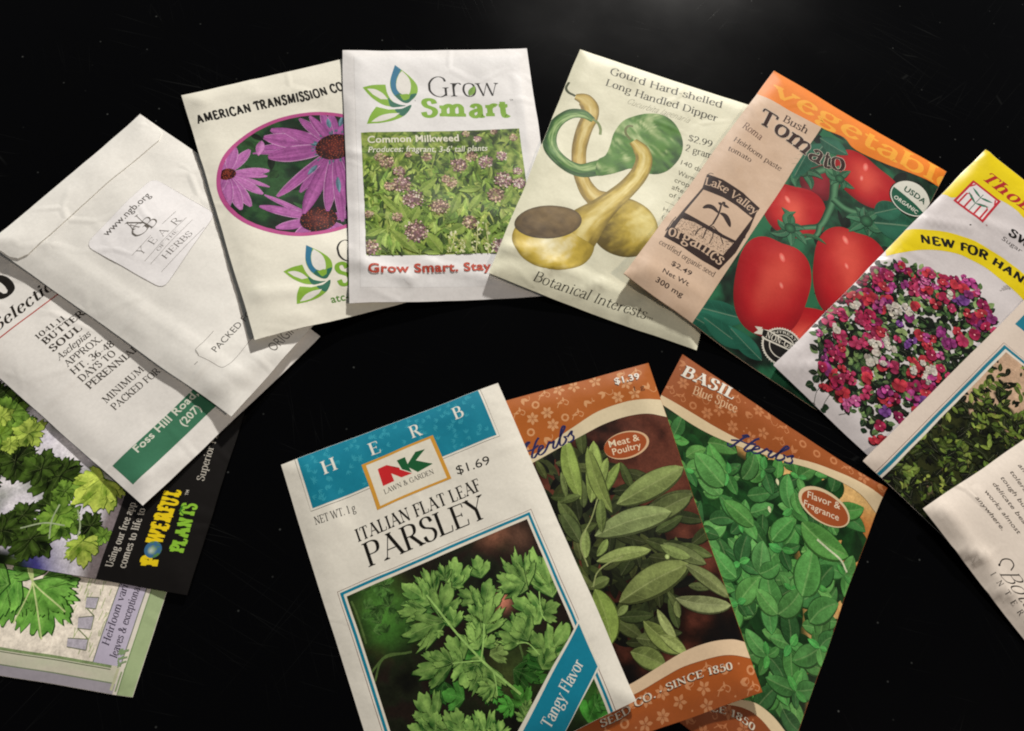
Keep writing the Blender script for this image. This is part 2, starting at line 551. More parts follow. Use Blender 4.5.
        me.polygons.add(n3 // 3); me.polygons.foreach_set('loop_start', np.arange(0, n3, 3))
        me.update(calc_edges=True)
        at = me.color_attributes.new('Col', 'FLOAT_COLOR', 'POINT')
        at.data.foreach_set('color', cols.ravel())
        me.shade_smooth()
        me.normals_split_custom_set_from_vertices(nrm.tolist())
        me.materials.append(material or pk.pm)
        o = bpy.data.objects.new(self.name, me)
        S.collection.objects.link(o); o.parent = self.parent or pk.root
        if self.label: o['label'] = self.label
        return o

def split(g, K, Lv, f, keep):
    d = f(g)
    pos = d >= 0
    n = pos.sum(1)
    allp = n == 3; alln = n == 0
    out = [(g[allp], K[allp], Lv[allp])]
    if not keep: out.append((g[alln], K[alln], Lv[alln]))
    for cnt in (1, 2):
        m = n == cnt
        if not m.any(): continue
        gg, kk, ll, dd, pp = g[m], K[m], Lv[m], d[m], pos[m]
        odd = np.argmax(pp if cnt == 1 else ~pp, axis=1)
        r = np.arange(len(gg))
        i0, i1, i2 = odd, (odd + 1) % 3, (odd + 2) % 3
        a, b, c = gg[r, i0], gg[r, i1], gg[r, i2]; ka, kb, kc = kk[r, i0], kk[r, i1], kk[r, i2]
        da, db, dc = dd[r, i0], dd[r, i1], dd[r, i2]
        t1 = (da / (da - db))[:, None]; t2 = (da / (da - dc))[:, None]
        p = a + (b - a) * t1; q = a + (c - a) * t2; kp = ka + (kb - ka) * t1; kq = ka + (kc - ka) * t2
        single = (np.stack([a, p, q], 1), np.stack([ka, kp, kq], 1), ll)
        q1 = (np.stack([p, b, c], 1), np.stack([kp, kb, kc], 1), ll)
        q2 = (np.stack([p, c, q], 1), np.stack([kp, kc, kq], 1), ll)
        if cnt == 1:
            out.append(single)
            if not keep: out += [q1, q2]
        else:
            out += [q1, q2]
            if not keep: out.append(single)
    return tuple(np.concatenate([o[i] for o in out]) for i in range(3))

# ---------------------------------------------------------------- lettering
_sans = {}
def sans(s, weight):
    key = (s, round(weight, 3))
    if key in _sans: return _sans[key]
    cu = bpy.data.curves.new('lettering', 'FONT'); cu.body = s; cu.size = 1; cu.offset = weight; cu.resolution_u = 3; cu.space_character = 1 + weight * 2.2
    o = bpy.data.objects.new('lettering', cu); S.collection.objects.link(o)
    dg = bpy.context.evaluated_depsgraph_get(); dg.update()
    me = o.evaluated_get(dg).to_mesh()
    me.calc_loop_triangles()
    V = np.array([v.co[:2] for v in me.vertices]); T = V[np.array([t.vertices[:] for t in me.loop_triangles])]
    o.evaluated_get(dg).to_mesh_clear(); bpy.data.objects.remove(o); bpy.data.curves.remove(cu)
    T = T / 0.729
    _sans[key] = (T, T[..., 0].min(), T[..., 0].max())
    return _sans[key]

G_ = {
'A': (88, "tSE:10,0 44,100;kE:42,98 78,0;t:22,36 66,36"),
'B': (74, "SE:16,0 16,100;C:16,98 38,99 54,92 58,76 52,60 38,53 16,53;C:38,53 60,48 67,28 58,8 38,1 16,1"),
'C': (80, "C:72,74 66,92 48,101 28,92 14,70 12,50 14,28 28,8 48,-1 66,8 74,24;t:72,74 72,98"),
'D': (88, "SE:16,0 16,100;C:16,99 40,99 64,90 76,68 78,50 76,32 64,10 40,1 16,1"),
'E': (70, "SE:16,0 16,100;t:16,98 60,98;t:16,52 48,52;t:16,2 63,2;t:60,98 61,80;t:48,60 48,44;t:63,2 66,24"),
'F': (64, "SE:16,0 16,100;t:16,98 58,98;t:16,52 46,52;t:58,98 59,80;t:46,60 46,44"),
'G': (88, "C:72,76 66,93 48,101 28,92 14,70 12,50 14,28 28,8 48,-1 62,3 72,12;S:72,46 72,4"),
'H': (90, "SE:16,0 16,100;SE:74,0 74,100;t:16,52 74,52"),
'I': (34, "SE:17,0 17,100"),
'J': (48, "S:32,100 32,20;C:32,24 28,4 16,-4 6,4"),
'K': (82, "SE:16,0 16,100;tS:70,100 18,44;kE:34,60 74,0"),
'L': (68, "SE:16,0 16,100;t:16,2 60,2;t:60,2 64,26"),
'M': (106, "tSE:16,0 18,100;k:20,100 52,6;t:52,6 86,100;SE:90,0 88,100"),
'N': (92, "tSE:16,0 16,100;k:14,100 74,2;tE:74,0 74,100"),
'O': (88, "C:44,101 22,92 12,70 10,50 12,30 22,8 44,-1 66,8 76,30 78,50 76,70 66,92 44,101"),
'P': (70, "SE:16,0 16,100;C:16,99 42,99 58,90 62,74 57,56 42,48 16,48"),
'Q': (88, "C:44,101 22,92 12,70 10,50 12,30 22,8 44,-1 66,8 76,30 78,50 76,70 66,92 44,101;k:46,14 78,-18"),
'R': (80, "SE:16,0 16,100;C:16,99 42,99 58,91 61,76 56,60 42,52 16,52;kE:38,52 72,0"),
'S': (64, "C:54,76 48,95 32,101 16,94 12,78 20,62 34,54 50,44 56,26 48,7 32,-1 15,5 9,26"),
'T': (78, "S:39,0 39,99;t:8,98 70,98;t:8,98 7,78;t:70,98 71,78"),
'U': (88, "S:16,100 16,34;C:16,38 20,10 42,-1 62,10 70,38;tS:70,100 70,34"),
'V': (84, "kS:8,100 42,0;tS:76,100 42,0"),
'W': (118, "kS:8,100 34,0;t:34,0 58,96;k:56,98 82,0;tS:110,100 82,0"),
'X': (80, "kSE:12,100 68,0;tSE:68,100 12,0"),
'Y': (80, "kS:8,100 40,48;tS:72,100 40,48;S:40,0 40,50"),
'Z': (74, "t:12,98 64,98;k:64,98 10,2;t:10,2 66,2;t:12,98 11,80;t:66,2 68,20"),
'a': (60, "C:12,52 20,66 34,68 44,60 46,48;:46,50 46,12;C:46,14 48,2 54,1 60,6;C:46,42 26,36 12,26 10,12 20,0 34,2 46,14"),
'b': (66, "E:14,2 14,104;C:14,52 26,66 42,68 54,56 58,34 54,12 42,-1 26,1 14,12"),
'c': (56, "C:48,52 40,67 28,68 14,54 10,34 14,12 28,-1 40,1 50,14"),
'd': (70, "SE:54,0 54,104;C:54,52 42,67 28,68 14,56 10,34 14,12 28,-1 42,2 54,14"),
'e': (58, "t:11,37 49,40;C:49,40 46,58 32,68 18,60 10,38 12,16 26,-1 40,1 50,15"),
'f': (42, "S:18,0 18,76;C:18,74 22,98 34,105 46,98;t:4,65 36,65"),
'g': (62, "C:30,68 14,60 11,46 16,30 30,24 44,30 49,46 44,62 30,68;C:20,27 10,16 18,4 36,0 52,-8 50,-24 30,-32 12,-26 10,-12 22,2;t:44,62 60,67"),
'h': (72, "SE:14,0 14,104;C:14,48 28,66 42,67 53,54 54,42;S:54,0 54,46"),
'i': (32, "SE:16,0 16,67;D:16,92,8"),
'j': (32, "E:18,-8 18,67;C:18,-6 14,-26 0,-28;D:18,92,8"),
'k': (66, "SE:14,0 14,104;tS:54,66 16,30;kE:28,42 60,0"),
'l': (32, "SE:16,0 16,104"),
'm': (106, "SE:14,0 14,67;C:14,48 26,65 38,67 48,54 49,42;S:49,0 49,46;C:49,48 62,65 76,67 86,54 87,42;S:87,0 87,46"),
'n': (72, "SE:14,0 14,67;C:14,48 28,66 42,67 53,54 54,42;S:54,0 54,46"),
'o': (64, "C:32,68 16,60 9,34 16,8 32,-1 48,8 55,34 48,60 32,68"),
'p': (68, "SE:14,-32 14,66;C:14,52 26,66 42,68 54,56 58,34 54,12 42,-1 26,1 14,12"),
'q': (66, "S:54,-32 54,66;C:54,52 42,67 28,68 14,56 10,34 14,12 28,-1 42,2 54,14"),
'r': (48, "SE:14,0 14,67;C:14,44 22,60 34,67 44,60"),
's': (50, "C:42,54 36,66 24,68 12,62 11,50 24,38 38,31 43,17 36,3 22,-1 9,6 7,18"),
't': (42, ":18,86 18,16;C:18,20 22,1 32,0 40,8;t:1,64 39,64;t:4,60 36,60"),
'u': (72, "S:16,66 16,24;C:16,28 18,4 30,-1 44,4 56,20;SE:56,0 56,66"),
'v': (62, "kS:6,66 31,0;tS:56,66 31,0"),
'w': (94, "kS:6,66 28,0;t:28,0 47,66;k:47,66 68,0;tS:88,66 68,0"),
'x': (62, "kSE:8,66 54,0;tSE:54,66 8,0"),
'y': (62, "kS:6,66 33,0;tS:58,66 28,-14;C:29,-12 20,-30 6,-28"),
'z': (56, "t:8,65 48,65;k:48,65 8,2;t:8,2 50,2"),
'0': (62, "C:31,100 14,86 9,50 14,14 31,-1 48,14 53,50 48,86 31,100"),
'1': (44, "S:24,0 24,100;t:24,100 8,86"),
'2': (60, "C:10,76 16,94 30,101 46,92 50,74 42,54 24,30 8,3;:8,3 54,3"),
'3': (58, "C:10,84 18,97 32,100 44,88 44,70 34,56 22,52;C:22,52 44,50 50,32 46,10 28,-1 12,4 6,16"),
'4': (62, "E:44,0 44,100;t:44,100 6,32;t:6,30 58,30"),
'5': (58, "t:48,98 16,98;t:16,98 14,56;C:14,56 30,62 46,52 50,32 44,8 26,-1 12,4 6,14"),
'6': (60, "C:46,96 26,82 12,56 10,28 18,6 32,-1 46,8 52,30 44,50 30,56 16,46 11,30"),
'7': (58, "t:8,98 54,98;C:54,98 36,60 24,28 20,0;t:8,98 7,82"),
'8': (60, "C:30,101 16,94 12,78 22,62 40,46 50,26 44,6 30,-1 16,6 10,26 20,46 38,60 47,78 43,94 30,101"),
'9': (60, "C:14,4 34,18 48,44 50,72 42,94 28,101 14,92 8,70 16,50 30,44 44,54 49,70"),
'$': (58, "C:48,76 42,90 28,94 14,88 11,74 18,60 30,52 44,42 48,26 40,10 28,5 14,10 8,24;t:29,-8 29,108"),
'.': (28, "D:14,6,8"), ',': (28, "D:14,6,8;t:16,6 8,-16"), ':': (28, "D:14,6,8;D:14,56,8"),
'-': (40, ":6,34 34,34"), "'": (24, "t:12,104 11,74"), '(': (36, "C:28,110 12,80 10,42 14,8 28,-20"), ')': (36, "C:8,110 24,80 26,42 22,8 8,-20"),
'&': (88, "C:74,52 62,20 40,-1 18,4 12,24 24,44 46,62 48,84 36,100 24,90 26,72 48,34 82,0"),
'+': (60, "t:8,40 52,40;t:30,18 30,62"), '*': (30, "D:15,42,9"),
'~': (50, ""),
}
_nib = {}
def nib(s, weight, contrast, serif):
    key = (s, weight, contrast, serif)
    if key in _nib: return _nib[key]
    thick = weight * 100; thin = max(thick * contrast, 2.2)
    T = []; LV = []; x = 0
    def add(quad_pts, lv):
        for q in quad_pts: T.append(q); LV.append(lv)
    def wid(d, flag):
        if flag == 't': return thin
        if flag == 'k': return thick
        return thin + (thick - thin) * abs(d[1]) ** 1.4
    for ch in s:
        if ch == ' ': x += 38; continue
        adv, spec = G_.get(ch, G_['-'])
        lv = 0
        for st in (spec.split(';') if spec else []):
            fl, pts = st.split(':')
            if fl == 'D':
                a, b, r = [float(v) for v in pts.split(',')]
                r = max(thick * 0.62, 5)
                o = [(x + a + r * math.cos(k * math.pi / 4), b + r * math.sin(k * math.pi / 4)) for k in range(8)]
                add([[o[0], o[k], o[k + 1]] for k in range(1, 7)], lv); lv += 1
                continue
            P = np.array([[float(v) for v in p.split(',')] for p in pts.split()])
            flag = 't' if 't' in fl else ('k' if 'k' in fl else '')
            if 'C' in fl: P = smooth_path(P, 5)
            D = np.gradient(P, axis=0); D /= np.maximum(np.linalg.norm(D, axis=1, keepdims=True), 1e-9)
            N = np.stack([-D[:, 1], D[:, 0]], -1)
            w = np.array([wid(d, flag) for d in D])[:, None] / 2
            Lp = P + N * w + [x, 0]; Rp = P - N * w + [x, 0]
            q = []
            for i in range(len(P) - 1):
                q.append([Lp[i], Rp[i], Rp[i + 1]]); q.append([Lp[i], Rp[i + 1], Lp[i + 1]])
            add(q, lv); lv += 1
            if serif > 0:
                hw = thick * 0.5 + 7.5 * serif; hh = max(thin * (1.0 if serif <= 1 else 1.5), 3.0 if serif <= 1 else thick * 0.42)
                ends = ([P[0]] if 'S' in fl else []) + ([P[-1]] if 'E' in fl else [])
                for e in ends:
                    ex, ey = e[0] + x, e[1]
                    up = -1 if ey > 40 else 1
                    y0, y1 = (ey, ey + up * hh)
                    bw = hw if not (flag == 't') else hw * 0.85
                    a = [(ex - bw, y0), (ex + bw, y0), (ex + bw, y1), (ex - bw, y1)]
                    add([[a[0], a[1], a[2]], [a[0], a[2], a[3]]], lv)
                    # bracket
                    lv += 1
                    c = [(ex - thick * .5 - 3 * serif, y1), (ex + thick * .5 + 3 * serif, y1), (ex, y1 + up * hh * 1.6)]
                    add([c], lv); lv += 1
        x += adv + max(0, weight - 0.13) * (75 + 60 * min(serif, 1.5)) * (0.25 if ch in 'rtfPTF' else 1)
    A = np.array(T, float) / 100.0
    _nib[key] = (A, np.array(LV), A[..., 0].min(), A[..., 0].max())
    return _nib[key]

# ---------------------------------------------------------------- printed plant drawing
def jit(c, rng, a=0.12):
    return np.clip(np.asarray(c) * (1 + rng.uniform(-a, a)) * np.array([1 + rng.uniform(-a, a) * .5, 1, 1 + rng.uniform(-a, a) * .5]), 0, 1)

def leaf(art, base, tip, width, col, hi=None, rng=None, bend=0.0, vein=True, fat=0.45, serr=0.0, lo=None, edge=None, rnd_=0.85, shade=False, vk=0.12, tipped=False):
    base = np.array(base, float); tip = np.array(tip, float)
    d = tip - base; L = np.linalg.norm(d); n = np.array([-d[1], d[0]]) / max(L, 1e-6)
    k = 7 if L < 6 else 13
    t = np.linspace(0, 1, k)
    P = base + d * t[:, None] + n * (bend * L * np.sin(np.pi * t))[:, None]
    w = width * (np.sin(np.pi * t ** (math.log(0.5) / math.log(fat))) ** rnd_)
    if tipped: w = width * 1.72 * t ** .62 * (1 - t) ** .78
    w[0] = width * 0.04; w[-1] = width * 0.02
    if serr: w = w * (1 - serr * (np.arange(k) % 2))
    hi = np.clip(np.asarray(col) * 1.5, 0, 1) if hi is None else hi
    lo = np.asarray(col) * 0.62 if lo is None else lo
    sd = (rng.random() if rng else 0.5) * 50
    side = 1 if (rng is None or rng.random() < 0.6) else -1
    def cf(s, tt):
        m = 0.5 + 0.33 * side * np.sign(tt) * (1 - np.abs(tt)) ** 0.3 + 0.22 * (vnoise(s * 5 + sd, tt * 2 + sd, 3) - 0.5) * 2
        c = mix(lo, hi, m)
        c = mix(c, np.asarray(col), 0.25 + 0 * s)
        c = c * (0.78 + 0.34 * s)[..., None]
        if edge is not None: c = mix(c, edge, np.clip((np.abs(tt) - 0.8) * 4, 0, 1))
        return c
    nc = 5 if L < 6 else 9
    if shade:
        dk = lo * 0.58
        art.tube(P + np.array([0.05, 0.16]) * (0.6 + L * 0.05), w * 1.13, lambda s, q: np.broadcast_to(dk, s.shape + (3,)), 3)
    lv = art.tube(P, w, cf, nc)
    if vein and L > 3:
        vc = mix(mix(col, hi, .5), np.array([1, 1, .7]), vk) * 0.9
        art.tube(P[:-1], [max(width * 0.045, 0.10)] * (k - 1), lambda s, q: np.broadcast_to(vc, s.shape + (3,)), 2)
        if L > 8:
            lv = None
            for i in range(2, k - 3, 2):
                for sg in (-1, 1):
                    q0 = P[i]; q1 = P[i] + d * 0.13 + n * sg * w[i + 1] * 0.43
                    lv = art.line([q0, (q0 + q1) / 2 + d * 0.01, q1], 0.10, mix(hi, lo, 0.25), lv)

def lobed(art, base, tip, width, col, rng, lobes=5, hi=None, teeth=3, lo=None, depth=0.42, shade=True, var=0.28):
    base = np.array(base, float); tip = np.array(tip, float)
    d = tip - base; L = np.linalg.norm(d); a0 = math.atan2(d[1], d[0])
    spread = math.atan2(width * 0.5, L * 0.55) * 1.5
    th = []; rr = []
    K = lobes * (teeth * 4)
    asym = rng.uniform(-.12, .12); ph = rng.uniform(-.3, .3)
    for i in range(K + 1):
        q = i / K; ang = (q - 0.5) * 2
        lob = abs(math.sin(math.pi * q * lobes)) ** 0.6
        tooth = (i % 4) / 3.0
        env = 1 - 0.42 * abs(ang + asym) ** 1.6
        r = env * (1 - depth * (1 - lob)) * (0.87 + 0.13 * (tooth if i % 4 else 0)) * (1 + rng.uniform(-.07, .07))
        th.append(a0 + (ang + 0.05 * math.sin(5 * ang + ph)) * spread); rr.append(r * L)
    O = [(base[0] + math.cos(a) * r, base[1] + math.sin(a) * r) for a, r in zip(th, rr)]
    O = [(base[0] - math.cos(a0) * 0.02 * L, base[1] - math.sin(a0) * 0.02 * L)] + O
    hi = np.clip(np.asarray(col) * 1.55, 0, 1) if hi is None else hi
    lo = np.asarray(col) * 0.55 if lo is None else lo
    k = 1 + rng.uniform(-var, var * .6)
    hi = hi * k; lo = lo * k
    sd = rng.random() * 90; tilt = rng.uniform(-1, 1)
    c0 = base + d * 0.3
    if shade:
        OS = c0 + (np.array(O) - c0) * 1.05 + np.array([0.05, 0.16]) * (0.5 + L * 0.05)
        dk = lo * 0.55
        art.star(OS, c0 + [0.1, 0.3], lambda x, y, R, A: np.broadcast_to(dk, x.shape + (3,)), rings=1)
    def cf(x, y, R, A):
        rel = (np.arctan2(y - base[1], x - base[0]) - a0 + np.pi) % (2 * np.pi) - np.pi
        dist = np.hypot(x - base[0], y - base[1]) / L
        q = np.clip(rel / spread * 0.5 + 0.5, 0, 1)
        f = np.abs(np.sin(np.pi * q * lobes))
        g = 0.10 + 0.22 * f + 0.35 * dist + 0.8 * (vnoise(x / 1.5 + sd, y / 1.5, 5) - 0.5) + 0.7 * (vnoise(x / 4 + sd, y / 4, 9) - .5) + .3 * tilt * (q - .5)
        half = ((q * lobes) % 1 > 0.5) * 0.22
        return mix(lo, hi, g + half)
    art.star(O, c0, cf, rings=7 if L > 5 else 4)
    lv = None
    if L > 4:
        for k in range(lobes):
            q = (k + 0.5) / lobes; ang = (q - 0.5) * 2 * spread + a0 + rng.uniform(-.05, .05)
            r = L * (1 - 0.42 * abs((q - .5) * 2) ** 1.6) * 0.8
            e = base + np.array([math.cos(ang), math.sin(ang)]) * r
            m = (base + e) / 2 + np.array([-math.sin(ang), math.cos(ang)]) * rng.uniform(-.04, .04) * L
            lv = art.line(smooth_path([base, m, e], 3), max(0.07, L * 0.008), mix(mix(lo, hi, .75), [1, 1, .7], 0.08), lv)

def flower_pattern(art, rng, x0, y0, x1, y1, col, n, ok, size=1.0):
    """tone on tone folk pattern of blossoms, rings, leaves and tendrils"""
    pts = []
    for tries in range(n * 40):
        if len(pts) >= n: break
        p = np.array([rng.uniform(x0, x1), rng.uniform(y0, y1)])
        if not ok(p[0], p[1]) or any(np.linalg.norm(p - q) < 5.4 * size for q in pts): continue
        pts.append(p)
        k = len(pts) % 5; a = rng.uniform(0, 6.28); r = 2.6 * size
        if k in (0, 2):
            m = 6 if k == 0 else 5
            for j in range(m):
                b = a + j * 2 * math.pi / m
                e = p + np.array([math.cos(b), math.sin(b)]) * r
                art.tube(p + np.outer(np.linspace(0.22, 1, 6), e - p), np.array([.25, .8, 1.05, 1.0, .6, .1]) * size * 1.25, lambda s, t: np.broadcast_to(col, s.shape + (3,)), 2)
            art.line(art.ellipse(p, .42 * size, .42 * size, n=12)[[*range(12), 0]], .22, col * 0.8)
        elif k == 1:
            art.line(art.ellipse(p, 1.25 * size, 1.25 * size, n=18)[[*range(18), 0]], .75 * size, col)
        elif k == 3:
            q = smooth_path([p + np.array(v) * size for v in ((-3, 1.5), (-1.5, -0.5), (0.5, -1.2), (2, 0), (1.2, 1.2), (0.2, 0.5))], 6)
            art.line(q, .34, col)
            for e in ((-3.4, -0.4), (0.5, -3.2)):
                w = p + np.array(e) * size * .8
                art.tube(p + np.outer(np.linspace(0.1, 1, 6), w - p), np.array([.1, .6, .8, .7, .4, .05]) * size, lambda s, t: np.broadcast_to(col, s.shape + (3,)), 2)
        else:
            for e in ((-1.2, -3), (1.6, -2.6)):
                w = p + np.array([e[0] * math.cos(a) - e[1] * math.sin(a), e[0] * math.sin(a) + e[1] * math.cos(a)]) * size
                art.tube(p + np.outer(np.linspace(0, 1, 7), w - p), np.array([.1, .7, 1.2, 1.3, 1.0, .5, .05]) * size, lambda s, t: np.broadcast_to(col, s.shape + (3,)), 2)
            art.line(smooth_path([p, p + [1.5 * size, 1.5 * size], p + [3 * size, 1 * size], p + [3.2 * size, -.4 * size]], 5), .26, col)
    # small tendril dots between
    for _ in range(n * 2):
        p = np.array([rng.uniform(x0, x1), rng.uniform(y0, y1)])
        if ok(p[0], p[1]) and all(np.linalg.norm(p - q) > 3.2 * size for q in pts):
            art.poly(art.ellipse(p, .38, .38, n=8), col)

# ---------------------------------------------------------------- table
def build_table():
    X0, X1, Y0, Y1 = -0.9, 0.9, -0.5, 1.0
    me = bpy.data.meshes.new('table_top')
    v = [(X0, Y0, 0), (X1, Y0, 0), (X1, Y1, 0), (X0, Y1, 0)]
    v += [(x, y, -0.03) for x, y, _ in v]
    me.from_pydata(v, [], [(0, 1, 2, 3), (7, 6, 5, 4), (0, 4, 5, 1), (1, 5, 6, 2), (2, 6, 7, 3), (3, 7, 4, 0)])
    o = bpy.data.objects.new('table_top', me); S.collection.objects.link(o)
    o['kind'] = 'structure'; o['label'] = 'glossy black table top with fine scratches and dust'
    m = bpy.data.materials.new('black_lacquer'); m.use_nodes = True
    nt = m.node_tree; N = nt.nodes; L = nt.links; b = N['Principled BSDF']
    tc = N.new('ShaderNodeTexCoord')
    # straight hairline scratches: stretched voronoi edges in three directions
    acc = None
    for k, (ang, sx, sy, th) in enumerate([(28, 9, 160, 0.010), (-52, 7, 120, 0.008), (70, 11, 190, 0.008), (12, 5, 90, 0.006)]):
        mp = N.new('ShaderNodeMapping'); mp.inputs['Rotation'].default_value = (0, 0, math.radians(ang))
        mp.inputs['Scale'].default_value = (1, 1, 1)
        L.new(tc.outputs['Object'], mp.inputs['Vector'])
        nz = N.new('ShaderNodeTexNoise'); nz.inputs['Scale'].default_value = 6; nz.inputs['Detail'].default_value = 1
        L.new(mp.outputs[0], nz.inputs['Vector'])
        mx = N.new('ShaderNodeMix'); mx.data_type = 'VECTOR'; mx.inputs['Factor'].default_value = 0.012
        L.new(mp.outputs[0], mx.inputs['A']); L.new(nz.outputs['Color'], mx.inputs['B'])
        m2 = N.new('ShaderNodeMapping'); m2.inputs['Scale'].default_value = (sx, sy, 1)
        L.new(mx.outputs['Result'], m2.inputs['Vector'])
        vo = N.new('ShaderNodeTexVoronoi'); vo.feature = 'DISTANCE_TO_EDGE'; vo.inputs['Scale'].default_value = 1
        vo.voronoi_dimensions = '2D'
        L.new(m2.outputs[0], vo.inputs['Vector'])
        lt = N.new('ShaderNodeMapRange'); lt.inputs['From Min'].default_value = 0; lt.inputs['From Max'].default_value = th
        lt.inputs['To Min'].default_value = 1; lt.inputs['To Max'].default_value = 0
        L.new(vo.outputs['Distance'], lt.inputs['Value'])
        n2 = N.new('ShaderNodeTexNoise'); n2.inputs['Scale'].default_value = 14 + 5 * k; n2.inputs['Detail'].default_value = 3
        L.new(tc.outputs['Object'], n2.inputs['Vector'])
        g = N.new('ShaderNodeMapRange'); g.inputs['From Min'].default_value = 0.56; g.inputs['From Max'].default_value = 0.75
        L.new(n2.outputs['Fac'], g.inputs['Value'])
        mu = N.new('ShaderNodeMath'); mu.operation = 'MULTIPLY'; L.new(lt.outputs[0], mu.inputs[0]); L.new(g.outputs[0], mu.inputs[1])
        if acc is None: acc = mu
        else:
            ad = N.new('ShaderNodeMath'); ad.operation = 'MAXIMUM'; L.new(acc.outputs[0], ad.inputs[0]); L.new(mu.outputs[0], ad.inputs[1]); acc = ad
    # dust specks
    vd = N.new('ShaderNodeTexVoronoi'); vd.inputs['Scale'].default_value = 95; vd.voronoi_dimensions = '2D'
    L.new(tc.outputs['Object'], vd.inputs['Vector'])
    ds = N.new('ShaderNodeMapRange'); ds.inputs['From Min'].default_value = 0.02; ds.inputs['From Max'].default_value = 0.042
    ds.inputs['To Min'].default_value = 1; ds.inputs['To Max'].default_value = 0
    L.new(vd.outputs['Distance'], ds.inputs['Value'])
    sr = N.new('ShaderNodeSeparateColor'); L.new(vd.outputs['Color'], sr.inputs[0])
    gt = N.new('ShaderNodeMapRange'); gt.inputs['From Min'].default_value = 0.86; gt.inputs['From Max'].default_value = 1.0
    gt.inputs['To Max'].default_value = 0.4
    L.new(sr.outputs[0], gt.inputs['Value'])
    dm = N.new('ShaderNodeMath'); dm.operation = 'MULTIPLY'; L.new(ds.outputs[0], dm.inputs[0]); L.new(gt.outputs[0], dm.inputs[1])
    sa = N.new('ShaderNodeMath'); sa.operation = 'MULTIPLY'; sa.inputs[1].default_value = 0.10; L.new(acc.outputs[0], sa.inputs[0])
    tot = N.new('ShaderNodeMath'); tot.operation = 'ADD'; tot.use_clamp = True
    L.new(sa.outputs[0], tot.inputs[0]); L.new(dm.outputs[0], tot.inputs[1])
    mc = N.new('ShaderNodeMix'); mc.data_type = 'RGBA'
    mc.inputs['A'].default_value = (0.0012, 0.0012, 0.0015, 1); mc.inputs['B'].default_value = (0.16, 0.17, 0.16, 1)
    L.new(tot.outputs[0], mc.inputs['Factor']); L.new(mc.outputs['Result'], b.inputs['Base Color'])
    nr = N.new('ShaderNodeTexNoise'); nr.inputs['Scale'].default_value = 9; nr.inputs['Detail'].default_value = 5
    L.new(tc.outputs['Object'], nr.inputs['Vector'])
    rr = N.new('ShaderNodeMapRange'); rr.inputs['To Min'].default_value = 0.06; rr.inputs['To Max'].default_value = 0.26
    L.new(nr.outputs['Fac'], rr.inputs['Value']); L.new(rr.outputs[0], b.inputs['Roughness'])
    b.inputs['Specular IOR Level'].default_value = 0.11
    bn = N.new('ShaderNodeBump'); bn.inputs['Strength'].default_value = 0.12; bn.inputs['Distance'].default_value = 0.0001
    L.new(acc.outputs[0], bn.inputs['Height']); L.new(bn.outputs[0], b.inputs['Normal'])
    me.materials.append(m)
build_table()

FR = {
    'lettuce': dict(tl=(-212.42, 22.24), ux=(0.15341, 0.98816), dn=(0.98952, -0.14442), W=84.0, H=120.0),
    'power': dict(tl=(-200.02, 55.47), ux=(0.15264, 0.98828), dn=(0.98845, -0.15154), W=84.0, H=120.0),
    'select': dict(tl=(-196.15, 142.17), ux=(0.60906, 0.79313), dn=(0.78718, -0.61672), W=89.0, H=122.0),
    'env': dict(tl=(-177.24, 170.06), ux=(0.52780, 0.84937), dn=(0.82997, -0.55781), W=83.5, H=124.5),
    'atc': dict(tl=(-117.80, 253.25), ux=(0.91997, 0.39199), dn=(0.37159, -0.92840), W=83.0, H=131.6),
    'grow': dict(tl=(-49.64, 286.14), ux=(0.99100, 0.13387), dn=(0.10855, -0.99409), W=88.7, H=136.3),
    'gourd': dict(tl=(64.59, 300.13), ux=(0.94975, -0.31302), dn=(-0.31490, -0.94913), W=92.1, H=139.1),
    'lake': dict(tl=(163.18, 296.05), ux=(0.82212, -0.56931), dn=(-0.56195, -0.82717), W=97.0, H=152.5),
    'thom': dict(tl=(266.18, 255.79), ux=(0.69485, -0.71915), dn=(-0.71560, -0.69851), W=100.0, H=176.4),
    'thyme': dict(tl=(264.24, 172.07), ux=(0.69480, -0.71920), dn=(-0.75802, -0.65223), W=84.0, H=122.0),
    'bi': dict(tl=(300.04, 137.48), ux=(0.55860, -0.82944), dn=(-0.85967, -0.51085), W=88.0, H=126.0),
    'basil': dict(tl=(102.09, 137.17), ux=(0.81042, -0.58584), dn=(-0.48311, -0.87556), W=95.3, H=122.0),
    'sage': dict(tl=(7.04, 106.75), ux=(0.95327, 0.30212), dn=(0.23987, -0.97080), W=84.0, H=129.1),
    'parsley': dict(tl=(-55.30, 84.59), ux=(0.91342, 0.40701), dn=(0.38053, -0.92477), W=88.2, H=125.8),
}
GRP = 'seed packets spread on the black table'
rnd = random.Random

M_matte = mat('uncoated_paper', 0.68, 0.42, 0.18, 0.65, seed=0.1)
M_cream = mat('cream_paper', 0.52, 0.36, 0.16, 0.42, seed=0.9)
M_gloss = mat('coated_paper', 0.42, 0.18, 0.30, 0.30, seed=0.5)
M_ink = mat('printed_paper', 0.50, 0.20, 0.13, 0.30, seed=0.5)
M_photo = mat('printed_photo', 0.45, 0.18, 0.15, 0.30, seed=0.7, photo=True)
M_foil = mat('laminated_film', 0.36, 0.35, 0.35, 0.6, seed=0.3)
WHITE = C('#e9e6de'); BLACK = C('#16130f')

